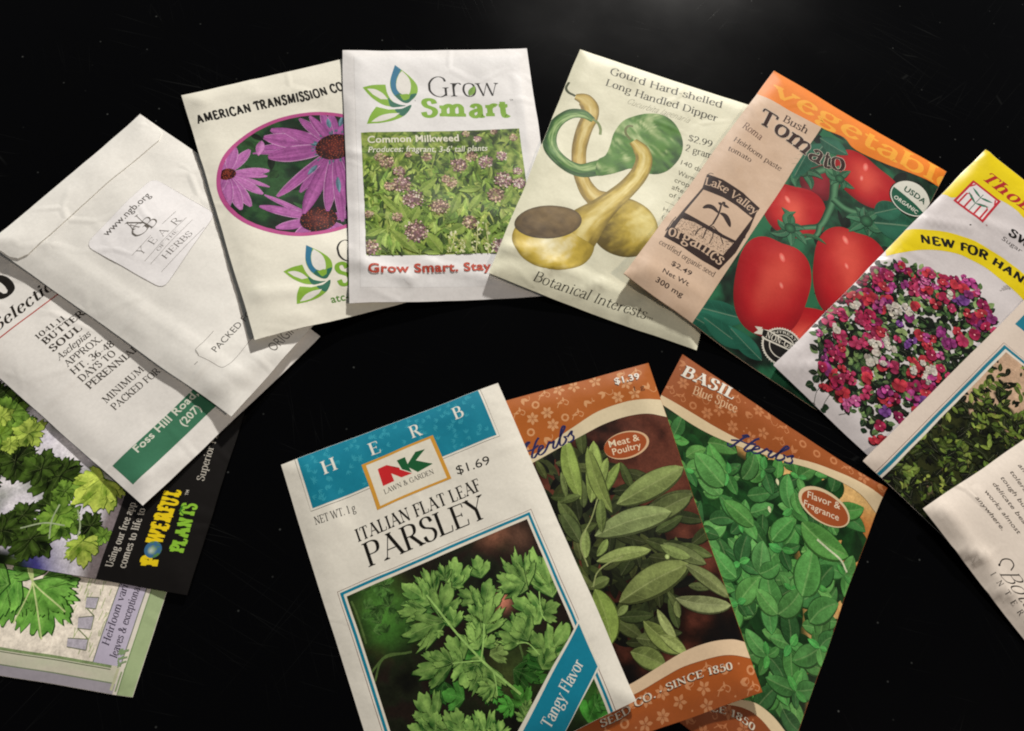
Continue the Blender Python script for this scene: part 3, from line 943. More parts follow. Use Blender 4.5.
def sprig_bg(cols, sx=3.0, seed=0, k=1.0):
    cols = [C(c) for c in cols]
    def f(X, Y):
        a = fbm(X / sx, Y / sx, seed, 4); b = fbm(X / sx / 3, Y / sx / 3, seed + 31, 3)
        q = np.clip((a * 0.6 + b * 0.6 - 0.32) * 2.6, 0, 0.999) * (len(cols) - 1)
        i = q.astype(int); t = q - i
        Cc = np.array(cols)
        return Cc[i] * (1 - t[..., None]) + Cc[np.minimum(i + 1, len(cols) - 1)] * t[..., None]
    return f

def scatter(rng, poly, n, mind):
    P = np.array(poly, float); lo, hi = P.min(0), P.max(0); out = []
    for _ in range(n * 60):
        if len(out) >= n: break
        p = np.array([rng.uniform(lo[0], hi[0]), rng.uniform(lo[1], hi[1])])
        if not inside(np.array([p[0]]), np.array([p[1]]), [tuple(q) for q in P])[0]: continue
        if any(abs(p[0] - q[0]) + abs(p[1] - q[1]) < mind for q in out): continue
        out.append(p)
    return out

# ================================================================ lettuce packet (lowest of the left pile)
pk = Packet('seed_packet', 'pale green packet with green leaves and a lavender strip, lowest of the left pile',
            'seed packet', GRP, FR['lettuce'], '#e6e0d2', M_cream, thick=0.8, seed=11, relax=60, dirt=0.02)
a = pk.part('border_print')
a.poly([(7.83, 114.66), (30.29, 119.80), (pk.W, (30.29, 119.80)[1]), (pk.W, pk.H), (0, pk.H), (7.83, 114.66)], C('#a9b98a'))
a.panel(0, 0, pk.W, (9.68, 113.31)[1], lambda X, Y: mix(C('#ddd3c4'), C('#cfd4b8'), fbm(X / 2, Y / 9, 3) * 1.2), 1.5)
a.poly([(0, 0), (3.2, 0), (3.2, (0.87, 113.45)[1]), (0, (0.87, 113.45)[1])], C('#a8a3ac'))
a.line([(3.3, 0), (3.3, (3.11, 112.71)[1])], 0.35, C('#7b8a6d'))
a.poly([(0, (7.88, 115.00)[1]), (pk.W, (7.88, 115.00)[1]), (pk.W, pk.H), (0, pk.H)], C('#a6b98b'))
a.line([(0, (7.88, 115.00)[1]), (pk.W, (7.88, 115.00)[1])], 0.35, C('#7d9866'))
a.line([(1.09, 112.66), (7.89, 112.86)], 0.9, C('#c9cba8')); a.line([(0.97, 114.13), (7.07, 114.21)], 0.5, C('#8fa476'))
a.done()
a = pk.part('illustration')
q0 = (8.43, 73.69); q1 = (7.78, 105.42)
xl = (q0[0] + q1[0]) / 2
a.poly([(xl, 0), (pk.W, 0), (pk.W, q1[1]), (xl, q1[1])], C('#ece3d3'))
a.line([(xl, 0), (xl, (7.53, 110.51)[1])], 0.9, C('#7e9a72')); a.line([(xl - .9, 0), (xl - .9, (7.53, 110.51)[1])], 0.25, C('#4c6344'))
r = rnd(3)
for i in range(110):
    y = r.uniform(q1[1] - 14, q1[1] - .5); x = r.uniform(xl + 1, pk.W)
    a.line([(x, y), (x + r.uniform(1.5, 4), y + r.uniform(-.8, .8))], 0.28, C('#a9bb93'))
for tri in ([(14.28, 93.71), (14.96, 100.34), (11.56, 100.87), (11.60, 94.37)], [(21.16, 94.77), (22.29, 99.63), (17.96, 100.19), (17.75, 95.68)], [(27.92, 95.06), (28.35, 99.12), (24.55, 99.40), (24.43, 95.91)]):
    a.poly(tri, C('#b5b0bb')); a.line(list(tri)[:2], 0.3, C('#6c7561')); a.line([tri[1], tri[2]], 0.3, C('#7c8a6c')); a.line([tri[2], tri[3]], 0.3, C('#6c7561'))
for s0, s1 in (((22.29, 99.63), (24.50, 96.32)), ((14.96, 100.34), (17.75, 95.68))):
    a.line([s0, s1], 0.35, C('#6f8360'))
for (b, t, w, c) in (((29.87, 78.95), (12.74, 86.00), 21.9312, '#4d9a3a'), ((32.06, 78.84), (31.15, 91.42), 14.6208, '#2e6a2c'), ((28.41, 69.95), (14.41, 72.02), 19.0071, '#5aa544'),
                     ((32.21, 70.64), (17.66, 61.30), 17.5450, '#3f8a38'), ((33.45, 78.30), (41.71, 69.07), 19.0071, '#2c5f2a'), ((30.11, 75.91), (22.20, 89.99), 13.8898, '#47902f'), ((28.19, 68.58), (27.34, 54.28), 14.6208, '#357a30')):
    lobed(a, b, t, w, C(c), r, lobes=5, teeth=3, depth=.22, hi=C('#79bd58'))
for e in ((12.69, 85.66), (16.26, 74.87), (22.20, 89.99)):
    a.line(smooth_path([(38.87, 70.21), (30.11, 75.91), e], 6), 0.5, C('#b9d49a'))
a.done(M_photo)
a = pk.part('lavender_strip')
yy0 = (19.44, 104.18)[1]; yy1 = (15.95, 113.31)[1]
a.poly([(xl + .4, yy0), (pk.W, yy0), (pk.W, yy1), (xl + .4, yy1)], C('#c3bcd0'))
a.line([(xl + .4, yy0), (pk.W, yy0)], .3, C('#69755f')); a.line([(xl + .4, yy1), (pk.W, yy1)], .3, C('#69755f'))
a.text('Heirloom variety, with', (13.98, 107.55), (46.09, 106.76), 2.5, C('#3c3446'), weight=.15, slant=.2)
a.text('leaves & exceptional', (10.76, 111.37), (34.01, 111.19), 2.5, C('#3c3446'), weight=.15, slant=.2)
for _ in range(14):
    x = xl + r.uniform(0, 5)
    a.line([(x, yy1 - r.uniform(0, 2)), (x + 1, yy1 - r.uniform(-1.5, 1.5))], .5, C('#86a073'))
a.done()

# ================================================================ plant-growing packet with black band
pk = Packet('seed_packet', 'packet with lobed green leaves and a black band reading POWERFUL PLANTS',
            'seed packet', GRP, FR['power'], '#15120f', M_foil, thick=0.8, seed=12, relax=90)
vb = (1.82, 88.84)[1]
a = pk.part('photo_print')
def bgf(X, Y):
    base = sprig_bg(['#0f1c0a', '#1d2f12', '#2c431a', '#3f5a22'], 3, 5)(X, Y)
    sky = mix(C('#d6d2e2'), C('#f2eeec'), fbm(X / 8, Y / 8, 8))
    sky = mix(sky, C('#4a4690'), np.clip((13 - X) / 12, 0, 1) * np.clip(1 - np.abs(Y - 66) / 14, 0, 1) * 1.3)
    s = np.clip((fbm(X / 14, Y / 14, 21, 2) - .30) * 5 - np.clip((X - 52) / 10, 0, 2) - np.clip((24 - Y) / 20, 0, 1), 0, 1)
    c = mix(base, sky, s)
    return mix(c, C('#4b3530'), np.clip((Y - vb + 7) / 5, 0, .8))
a.panel(0, 0, pk.W, vb, bgf, 0.9)
r = rnd(8)
dk = ['#17240f', '#1f3014', '#24371a', '#2c4418']; br = ['#6f9a2a', '#7fae35', '#8dbb42', '#5d8c2c']; md = ['#3e6a22', '#4a7a28']
def cluster(cx, cy, R, cols, n=5, hi=None, rot=0):
    c = np.array([cx, cy])
    for k in range(n):
        an = rot + k * 2 * math.pi / n + r.uniform(-.2, .2)
        e = c + np.array([math.cos(an), math.sin(an)]) * R * r.uniform(.8, 1.1)
        lobed(a, c, e, R * 1.15, C(r.choice(cols)), r, lobes=3, teeth=3, depth=.4, hi=hi)
def rad(v): return 0.0934 * v
for (x, y, R, k) in ((34.85, 47.67), 0, rad(110), dk), ((32.11, 64.47), 0, rad(110), dk), ((33.72, 57.37), 0, rad(90), dk), ((42.49, 40.85), 0, rad(90), dk), ((16.66, 57.72), 0, rad(62), dk), \
        ((9.40, 63.26), 0, rad(105), dk), ((10.33, 53.09), 0, rad(80), dk), ((21.67, 64.82), 0, rad(60), dk), ((26.67, 40.01), 0, rad(90), dk), ((27.03, 68.25), 0, rad(60), md), ((54.72, 30.16), 0, rad(110), dk), \
        ((51.13, 38.26), 0, rad(80), md), ((43.09, 38.73), 0, rad(60), br), ((16.16, 70.56), 0, rad(85), md), ((17.10, 81.09), 0, rad(65), dk), ((48.03, 46.12), 0, rad(55), md), ((14.38, 86.61), 0, rad(40), md):
    cluster(x[0], x[1], R, k, 5, hi=C('#4b6d2a') if k is dk else C('#79a845'), rot=r.random())
for (x, R) in (((45.38, 48.12), rad(72)), ((40.04, 43.71), rad(40)), ((49.76, 36.46), rad(50))):
    cluster(x[0], x[1], R, br, 5, hi=C('#b6d667'), rot=r.random())
cluster(*(18.70, 69.14), rad(80), ['#4f8a2c'], 3, hi=C('#8abb4e'), rot=2.2)
for (b, t, w) in (((33.83, 79.15), (23.12, 72.93), 15.8788), ((33.83, 79.15), (22.70, 86.37), 10.2745), ((33.91, 79.58), (33.22, 70.54), 8.4064), ((33.83, 79.15), (21.34, 81.36), 11.2085), ((32.99, 79.91), (27.46, 86.52), 6.5383)):
    lobed(a, b, t, w, C('#8ab83a'), r, lobes=3, teeth=3, depth=.38, hi=C('#c3df6a'), lo=C('#5f8c26'))
for (b, t, w) in (((11.47, 80.45), (4.64, 77.01), 9.3404), ((11.47, 80.45), (9.80, 86.44), 7.4724), ((11.47, 80.45), (3.22, 84.19), 10.2745), ((11.90, 80.29), (12.89, 78.12), 4.6702)):
    lobed(a, b, t, w, C('#86b53a'), r, lobes=3, teeth=3, depth=.38, hi=C('#c0dd6a'), lo=C('#5f8c26'))
for s in (([(12.21, 58.60), (15.27, 65.49), (15.60, 72.59)]), ([(12.89, 78.12), (16.50, 77.68), (21.59, 74.88)]), ([(22.28, 68.23), (16.58, 67.69), (10.42, 69.17)])):
    a.line(smooth_path(s, 5), .5, C('#9fb79b'))
a.done(M_photo)
a = pk.part('black_band')
a.rect(0, vb, pk.W, pk.H, C('#14110f'))
a.done()
a = pk.part('band_lettering')
g = C('#c9c4b8')
a.text('Using our free app', (4.65, 93.08), (27.53, 93.44), 2.5, g, weight=.16)
a.text('comes to life to', (5.03, 97.44), (26.12, 97.25), 2.5, g, weight=.16)
a.text('Superior Plants', (39.55, 113.71), (63.41, 113.35), 2.6, g, weight=.12)
a.text('TM', (33.29, 109.90), (35.23, 109.85), 1.1, g, font='sans', weight=.01)
a.done()
a = pk.part('brand_logo')
yl = C('#f2d51c'); gn = C('#8fc63a')
a.text('P', (7.47, 107.66), (10.99, 107.25), 5.6, yl, weight=.34, contrast=.62, serif=1.4)
a.text('WERFUL', (14.50, 106.46), (34.73, 107.42), 5.6, yl, weight=.30, contrast=.62, serif=1.4, path=[(14.50, 106.46), (22.19, 106.85), (28.87, 107.08), (34.66, 107.08)])
a.text('PLANTS', (13.25, 114.57), (30.78, 113.81), 4.6, gn, weight=.30, contrast=.62, serif=1.3)
gc = np.array((12.65, 104.37))
a.star(a.ellipse(gc, 2.9, 2.9, n=28), gc + [-.6, -.6], lambda x, y, R, A: mix(mix(C('#3f6f97'), C('#5b8a3f'), (fbm(x / 1.2, y / 1.2, 4) > .52) * 1.), C('#dfe8e6'), np.clip(.75 - R * 1.3, 0, 1) + 0), 7)
for s in ([(27.24, 108.51), (28.20, 109.48), (29.18, 108.62)], [(26.11, 110.51), (27.70, 108.91), (29.35, 109.49)]):
    a.line(smooth_path(s, 4), .35, C('#3f7a2a'))
a.done()

# ================================================================ white packet with green address band
pk = Packet('seed_packet', 'white packet with typed lines and a green band reading Foss Hill Road',
            'seed packet', GRP, FR['select'], '#efece6', M_matte, thick=1.2, seed=13, relax=110, gap=.8, bulge=[(50, 95, 20, 18, 1.2)],
            creases=[(60, 118, 88, 112, .5, 3), (0, 112, 20, 118, .3, 3)], lifts=(0, 0, 1.0, 1.2))
a = pk.part('heading_print')
a.text('CO', (9.89, 19.53), (28.86, 19.81), 9.5, C('#1c1814'), weight=.36, contrast=.5, serif=1.2)
a.text('Selections', (11.10, 30.28), (45.20, 30.12), 5.0, C('#262019'), weight=.17, contrast=.25, slant=.32)
a.line([(-7.77, 32.73), (41.39, 33.45)], .5, C('#b8433c'))
a.done()
a = pk.part('typed_lettering')
d = C('#3a342d')
a.text('1041.11', (18.86, 43.90), (31.18, 44.37), 2.3, d, weight=.14)
a.text('BUTTERFLY', (19.24, 47.88), (45.76, 48.11), 2.9, d, weight=.20)
a.text('SOUL', (19.08, 52.39), (32.42, 52.64), 2.9, d, weight=.20)
a.text('Asclepias', (18.14, 57.01), (32.61, 56.98), 2.8, d, weight=.14, slant=.3)
a.text('APPROX.', (18.49, 61.42), (33.92, 61.69), 2.9, d, weight=.14)
a.text('HT. 36-48', (17.99, 65.58), (35.53, 66.61), 2.9, d, weight=.14)
a.text('DAYS TO', (17.98, 70.04), (33.39, 70.16), 2.9, d, weight=.14)
a.text('PERENNIAL', (17.83, 74.30), (40.08, 74.96), 2.9, d, weight=.14)
a.text('MINIMUM', (17.77, 83.05), (35.36, 83.29), 2.9, d, weight=.14)
a.text('PACKED FOR', (17.80, 87.47), (38.82, 88.53), 2.9, d, weight=.14)
a.done()
a = pk.part('address_band')
b0 = (2.88, 102.94); b1 = (3.09, 113.96)
yA = b0[1]; yB = b1[1]; xA = (b0[0] + b1[0]) / 2
a.poly([(xA, yA), (pk.W - 6, yA), (pk.W - 6, yB), (xA, yB)], C('#3f7a5c'))
a.text('Foss Hill Road, Maine', (11.94, 106.17), (54.78, 105.75), 3.2, C('#dfe2d2'), font='sans', weight=.018)
a.text('(207)', (29.36, 111.10), (38.18, 110.87), 3.2, C('#dfe2d2'), font='sans', weight=.018)
a.done()

# ================================================================ envelope with flap
pk = Packet('seed_envelope', 'plain white envelope with closed flap and a YEAR OF THE HERBS sticker',
            'envelope', GRP, FR['env'], '#f1efe8', M_matte, thick=1.3, seed=14, relax=110, gap=1.2, bulge=[(45, 60, 22, 30, 1.0)], waves=.3,
            creases=[(13, 18, 14, 120, .28, 1.6), (60, 80, 70, 86, .35, 3), (5, 112, 30, 121, .5, 4)], lifts=(1.5, 1.0, 0, 0.5))
a = pk.part('flap', lift=.35, skirt=True)
fl = smooth_path([(0.3, .3), (20, .2), (40, .2), (60, .2), (pk.W - .4, .3)], 3)
e1 = (77.93, 11.30); e2 = (72.42, 14.59); e3 = (8.82, 17.45); e4 = (-1.73, 17.51); e5 = (-4.06, 13.57)
lowy = (39.87, 16.14)[1]
O = [(0.4, 0.4)] + [(x, 0.4) for x in np.linspace(5, pk.W - 5, 12)] + [(pk.W - .4, .4), (pk.W - .6, lowy - 5), (pk.W - 2, lowy - 1.8), (pk.W - 5.5, lowy)] + \
    [(x, lowy) for x in np.linspace(pk.W - 10, 10, 12)] + [(5.5, lowy), (2, lowy - 1.8), (.6, lowy - 5)]
a.outline = O
a.poly(O, C('#f3f1ea'))
a.done()
a = pk.part('sticker', lift=.10, skirt=True)
k = [np.array(v) for v in ((61.91, 28.05), (63.98, 60.52), (24.72, 68.97), (21.32, 30.42))]
x0 = (k[0][0] * 0 + k[3][0]); x1 = (k[1][0] + k[0][0]) / 2; y0 = (k[0][1]); y1 = k[2][1]
c4 = [k[3] * 1, k[0], k[1], k[2]]
def rounded(c, rr, n=4):
    out = []
    m = len(c)
    for i in range(m):
        p, q, s = np.array(c[i - 1]), np.array(c[i]), np.array(c[(i + 1) % m])
        u = (p - q) / np.linalg.norm(p - q); w = (s - q) / np.linalg.norm(s - q)
        for t in np.linspace(0, 1, n + 1):
            out.append(q + u * rr * (1 - t) ** 2 + w * rr * t ** 2)
    return out
O = rounded(c4, 4)
a.outline = O
a.poly(O, C('#f4f2f2'))
g = C('#8d8a86')
a.line(O[9:] + [O[0]], .10, g); a.line(O[:10], .10, C('#cfcbc6'))
a.done()
a = pk.part('sticker_print', lift=.12)
d = C('#3b3733')
a.text('www.ngb.org', (29.39, 34.75), (54.33, 34.34), 3.3, C('#55504c'), font='sans', weight=.002)
#monogram
a.text('N', (37.01, 41.02), (43.44, 41.90), 5.0, C('#6a655f'), weight=.09)
a.text('G', (35.93, 45.35), (43.29, 45.18), 5.2, C('#6a655f'), weight=.09)
a.text('B', (42.18, 46.20), (46.94, 45.83), 5.4, C('#6a655f'), weight=.09)
a.text('A', (36.41, 41.59), (40.63, 41.93), 3.6, C('#8b8682'), weight=.08)
for p, q in (((28.72, 48.79), (40.03, 48.18)), ((46.65, 47.81), (54.77, 47.43)), ((29.70, 54.41), (55.20, 52.78)), ((30.05, 57.17), (55.84, 55.46)), ((30.05, 62.92), (55.77, 61.68))):
    a.line([p, q], .16, g)
for ch, p, q in (('Y', (30.66, 51.66), (34.03, 51.82)), ('E', (37.18, 52.21), (39.93, 52.04)), ('A', (42.03, 52.49), (45.98, 52.21)), ('R', (49.35, 52.50), (53.06, 52.50))):
    a.text(ch, p, q, 3.1, C('#5f5a55'), weight=.08)
a.text('OF THE', (36.23, 55.71), (47.92, 55.20), 1.3, C('#6e6964'), weight=.08)
a.text('HERBS', (35.14, 60.35), (50.46, 60.50), 2.5, C('#5f5a55'), weight=.09)
a.done()
a = pk.part('stamped_print')
a.text('PACKED FOR', (15.99, 103.34), (40.28, 103.36), 2.8, d, font='sans', weight=-.004)
a.text('ORIGIN', (29.26, 120.67), (42.21, 121.27), 4.2, C('#55504a'), font='sans', weight=-.008)
a.line(smooth_path([(11.01, 98.94), (11.77, 104.09), (12.12, 108.13), (12.86, 109.71), (14.99, 110.49), (20.01, 110.56), (27.74, 110.06), (35.90, 109.93)], 4), .14, C('#6b665f'))
a.line(smooth_path([(11.15, 99.23), (12.12, 96.74), (14.80, 96.57), (22.58, 96.36)], 4), .14, C('#6b665f'))
a.line([(12.22, 96.88), (11.49, 98.94)], .14, C('#6b665f'))
a.text('-', (7.36, 101.01), (8.97, 101.18), 1.6, d, weight=.3)
a.done()

# ================================================================ transmission company packet
def grow_logo(a, T1, T2, T3):
    """three-leaf emblem; T1 top tip, T2 left tip, T3 bottom tip"""
    src = np.array([[270, 78, 1], [95, 205, 1], [118, 400, 1]], float)
    Mx = np.linalg.solve(src, np.array([T1, T2, T3], float))
    f = lambda pts: np.c_[np.array(pts, float), np.ones(len(pts))] @ Mx
    gA, gB, gC, blu = C('#86b23a'), C('#4f8a3c'), C('#2d6c57'), C('#2f7596')
    up = smooth_path([(270, 78), (312, 112), (352, 148), (384, 190), (388, 228), (370, 262), (330, 292)], 5)
    dn = smooth_path([(330, 292), (290, 275), (258, 245), (242, 205), (243, 160), (270, 78)], 5)
    a.poly(f(np.concatenate([up, dn[1:-1]])), gA)
    bl = np.concatenate([smooth_path([(270, 78), (246, 150), (243, 195), (252, 232), (268, 254)], 5),
                         smooth_path([(292, 240), (274, 208), (276, 160), (296, 118), (302, 104)], 5)])
    a.poly(f(bl), blu)
    a.poly(f(smooth_path([(268, 254), (300, 284), (330, 292), (356, 274), (382, 240), (330, 246), (290, 238)], 4, True)), gC)
    a.poly(f(np.concatenate([smooth_path([(307, 112), (340, 150), (352, 190), (346, 232), (334, 248)], 5),
                             smooth_path([(318, 250), (288, 232), (274, 204), (277, 165), (290, 130)], 5)])), C('#e3e1da'))
    a.poly(f(np.concatenate([smooth_path([(330, 240), (345, 246), (352, 236)], 3), smooth_path([(340, 268), (310, 276), (290, 244)], 3)])), gA)
    a.poly(f(np.concatenate([smooth_path([(95, 205), (150, 192), (216, 190)], 3), smooth_path([(222, 230), (240, 268), (276, 300), (320, 306)], 4),
                             smooth_path([(270, 314), (205, 302), (150, 268), (120, 238)], 4)])), gA)
    a.poly(f(smooth_path([(228, 262), (250, 282), (290, 300), (322, 306), (270, 314), (238, 308)], 4, True)), gC)
    a.poly(f(np.concatenate([smooth_path([(118, 213), (160, 216), (200, 238), (226, 270)], 4), smooth_path([(190, 270), (148, 244)], 3)])), C('#e3e1da'))
    a.poly(f(np.concatenate([smooth_path([(118, 400), (136, 352), (165, 310)], 4), smooth_path([(230, 326), (300, 322), (350, 302)], 4),
                             smooth_path([(340, 332), (310, 362), (250, 386), (180, 398)], 4)])), gA)
    a.poly(f(smooth_path([(262, 326), (300, 322), (350, 302), (338, 334), (308, 362), (284, 352)], 4, True)), gC)
    a.poly(f(np.concatenate([smooth_path([(140, 390), (180, 362), (230, 348), (288, 346)], 4), smooth_path([(262, 366), (210, 384), (170, 390)], 4)])), C('#e3e1da'))

def petal(a, b, t, w, r, c0='#a84f9c', c1='#d890cc', fat=.6, streak=1.0, bend=0.):
    b = np.array(b, float); t = np.array(t, float); d = t - b; n = np.array([-d[1], d[0]])
    k = 14; q = np.linspace(0, 1, k)
    P = b + d * q[:, None] + n * (bend * np.sin(np.pi * q))[:, None]
    wd = w * np.clip(np.sin(np.pi * np.clip(q, 0, 1) ** 1.25) ** .55, .03, 1); wd[0] = w * .35; wd[-1] = w * .22
    sd = r.random() * 40; lo, hi = C(c0), C(c1)
    dark = C('#6a2a62')
    def cf(s, tt):
        st = vnoise(tt * 4.5 + sd, s * 1.2, 2)
        m = .25 + .75 * st * streak - .25 * np.abs(tt) ** 3 + .25 * (s - .4)
        c = mix(lo, hi, m)
        c = mix(c, dark, np.clip(.55 - s * 2.2, 0, .8))
        return mix(c, C('#ecc6e6'), np.clip((np.abs(tt) - .86) * 5, 0, .55) * (st > .4))
    a.tube(P, wd, cf, 13)

def cone(a, c, R, r, cols=('#2a1218', '#6b2a26', '#a34a2e')):
    c = np.array(c, float)
    a.star(a.ellipse(c, R, R * .82, n=36), c, lambda x, y, Rr, A: mix(C(cols[1]), C(cols[0]), Rr ** 1.5 + (vnoise(x * 3, y * 3, 4) - .5) * .8), 6)
    for i in range(int(R * 17)):
        rr = R * math.sqrt((i + .5) / (R * 17)); th = i * 2.399963
        p = c + [rr * math.cos(th), rr * .82 * math.sin(th)]
        lo = C(cols[2]) if r.random() < .6 else C('#3a1420')
        a.star(a.ellipse(p, .30, .26, n=6), p, lambda x, y, Rr, A: np.broadcast_to(lo * (.6 + .6 * r.random()), x.shape + (3,)), 1)

pk = Packet('seed_packet', 'cream packet headed AMERICAN TRANSMISSION with purple coneflowers in a pink rimmed oval',
            'seed packet', GRP, FR['atc'], '#edeadb', M_cream, thick=1.2, seed=15, relax=120, gap=1.2, lifts=(1.0, 0, 0, 1.0), bulge=[(40, 105, 22, 12, 1.2)],
            creases=[(8, 6, 30, 2, .35, 3), (30, 10, 52, 16, .3, 3), (6, 112, 30, 118, .5, 3.5), (40, 119, 70, 113, .45, 3)])
a = pk.part('heading_lettering')
a.text('AMERICAN TRANSMISSION COMPANY', (3.05, 18.50), (85.61, 17.94), 4.7, BLACK, weight=.27, contrast=.85, serif=0, path=[(3.05, 18.50), (31.07, 18.40), (58.29, 19.29), (85.80, 17.37)])
a.done()
oc = (pk.W / 2, (41.26, 58.68)[1])
a = pk.part('oval_rim')
a.star(a.ellipse(oc, 38.8, 33.4, n=90), oc, lambda x, y, R, A: mix(C('#b0457f'), C('#c45a98'), fbm(x / 9, y / 9, 4)), 2)
a.done()
ell = a.ellipse(oc, 37.0, 31.6, n=44)
a = pk.part('coneflower_photo', clip=ell)
a.panel(oc[0] - 37.5, oc[1] - 32, oc[0] + 37.5, oc[1] + 32, sprig_bg(['#10170f', '#18241a', '#24382a', '#1c3f2c', '#2e5a36'], 7, 12), 1.0)
r = rnd(5)
for i in range(40):
    p = np.array([r.uniform(5, 78), r.uniform(oc[1] - 31, oc[1] + 31)]); an = r.uniform(0, 6.3)
    leaf(a, p, p + np.array([math.cos(an), math.sin(an)]) * r.uniform(5, 12), r.uniform(1.5, 4), C(r.choice(['#1e3a26', '#2a4f2e', '#182a1e', '#34603a'])), rng=r, vein=False)
# lower bloom
cL = (38.53, 83.78)
for t, w in (((20.54, 65.40), 24), ((17.13, 70.74), 42), ((20.71, 83.66), 44), ((26.65, 90.46), 44), ((48.39, 94.42), 44), ((56.46, 85.01), 40), ((40.13, 95.15), 44)):
    petal(a, cL, t, 0.1084 * w, r, '#853a80', '#b86fae')
cone(a, cL, 7.8048, r)
cM = (55.86, 48.37)
for t, w in (((33.41, 78.98), 60), ((25.12, 39.61), 60), ((32.15, 30.67), 70), ((21.52, 41.68), 26), ((35.11, 67.83), 44), ((59.81, 30.07), 50), ((56.26, 27.56), 40), ((67.70, 32.59), 40), ((72.86, 36.94), 50), ((75.33, 49.39), 60), ((71.63, 60.81), 60), ((63.26, 73.53), 60), ((53.67, 84.06), 60)):
    petal(a, cM, t, 0.1084 * w, r, '#7a3278', '#a95f9f')
for t, w in (((28.15, 34.03), 78), ((27.30, 45.53), 80), ((36.93, 32.21), 55), ((25.31, 67.63), 46), ((33.31, 79.31), 58), ((43.26, 80.76), 52), ((47.59, 87.86), 44), ((45.90, 28.35), 42), ((50.63, 28.50), 40), ((52.69, 85.57), 48)):
    petal(a, cM, t, 0.1084 * w, r, '#742c70', '#ac60a0')
for t in ((64.35, 32.90), (50.89, 73.16), (47.29, 43.58), (40.55, 59.56), (57.59, 32.10)):
    leaf(a, np.array(cM) * .35 + np.array(t) * .65, t, 2.1680, C('#54788a'), rng=r, vein=False, hi=C('#7ba0b0'))
for i in range(34):
    an = r.uniform(0, 6.3); rr = 8.6720 * r.uniform(.8, 1.1); p = np.array(cM) + [math.cos(an) * rr, math.sin(an) * rr * .9]
    leaf(a, p, p + [math.cos(an) * 1.6, math.sin(an) * 1.6], .8, C('#4f6d78'), rng=r, vein=False)
cone(a, cM, 8.4552, r)
cl = (8.64, 50.21)
for t, w in (((20.87, 39.13), 46), ((15.30, 36.39), 44), ((25.95, 52.78), 40), ((23.72, 61.75), 22), ((24.36, 55.68), 30), ((20.09, 64.87), 40), ((13.83, 69.86), 44), ((9.63, 70.31), 46), ((4.58, 67.89), 44), ((0.90, 59.55), 40), ((5.64, 38.96), 40)):
    petal(a, cl, t, 0.1084 * w, r, '#883d84', '#ba76b0')
cone(a, cl, 3.6856, r)
leaf(a, (26.90, 35.60), (23.54, 43.64), 3.6856, C('#b565a8'), rng=r, vein=False, hi=C('#dc98d2'))
a.done(M_photo)
a = pk.part('emblem')
grow_logo(a, (30.19, 95.63), (18.35, 105.38), (19.17, 121.46))
a.done()
a = pk.part('brand_lettering')
a.text('Grow', (40.41, 108.05), (68.69, 110.86), 10.5, BLACK, weight=.09, contrast=.35)
a.text('Smart', (36.79, 117.76), (69.59, 120.69), 9.4, C('#7fae35'), weight=.22, contrast=.7, serif=.9)
a.text('atc-', (32.24, 124.13), (39.43, 124.45), 3.4, C('#5d8a3a'), font='sans', weight=.02)
a.done()

# ================================================================ milkweed packet
pk = Packet('seed_packet', 'white Common Milkweed packet with a meadow photo in front of the coneflower packet',
            'seed packet', GRP, FR['grow'], '#ebe9e7', M_cream, thick=1.3, seed=16, relax=120, gap=.3, waves=.3, lifts=(.4, .4, 0, 0), bulge=[(44, 100, 24, 18, 1.0)],
            creases=[(2, 118, 24, 126, .45, 2.5), (24, 126, 34, 119, .4, 2.5), (34, 120, 60, 128, .4, 2.5), (3, 30, 4.5, 118, .35, 1.6), (60, 128, 85, 120, .35, 2.5), (2, 60, 9, 62, .4, 2), (4, 92, 16, 97, .3, 2.4), (82, 20, 84.5, 100, .3, 2)])
a = pk.part('inner_border')
a.line([(5.43, 4.73), (4.48, 129.97), (61.79, 129.83)], .16, C('#bdb9b4'))
a.poly([(5.43, 4.73), (84.09, 5.03), (79.27, 131.16), (4.48, 129.97)], C('#e7e6e5'))
a.done()
a = pk.part('emblem')
grow_logo(a, (24.36, 10.10), (8.80, 24.01), (9.96, 44.98))
a.poly(a.ellipse((32.28, 31.67), .25, .25, n=8), BLACK)
a.done()
a = pk.part('brand_lettering')
a.text('Gr', (38.76, 29.31), (54.49, 29.50), 11.8, BLACK, weight=.085, contrast=.4)
a.text('o', (54.82, 29.73), (61.46, 29.66), 11.8, BLACK, weight=.085, contrast=.4)
a.text('w', (60.92, 29.75), (72.14, 29.98), 11.8, BLACK, weight=.085, contrast=.4)
leaf(a, (57.64, 29.40), (60.96, 23.53), 3.1063, C('#6c9b36'), hi=C('#9cc35a'), vein=False)
a.text('Smart', (34.42, 40.80), (75.95, 42.09), 9.8, C('#83b03a'), weight=.24, contrast=.75, serif=.9)
a.text('TM', (76.56, 33.25), (78.18, 33.11), 1.2, BLACK, font='sans', weight=0)
a.done()
p0 = (7.35, 49.08); p1 = (78.59, 49.91)
p2 = (7.01, 115.40)
x0, y0, x1, y1 = (p0[0] + p2[0]) / 2, (p0[1] + p1[1]) / 2, p1[0] + .5, p2[1]
a = pk.part('milkweed_photo', clip=[(x0, y0), (x1, y0), (x1, y1), (x0, y1)])
a.panel(x0, y0, x1, y1, sprig_bg(['#1d3010', '#31491a', '#4b6a26', '#6d8c3c', '#8da658'], 2.2, 33), .7)
r = rnd(21)
gr = ['#587c2e', '#6b913c', '#42631f', '#83a54c', '#31501c', '#98b462', '#648838', '#8fae5a']
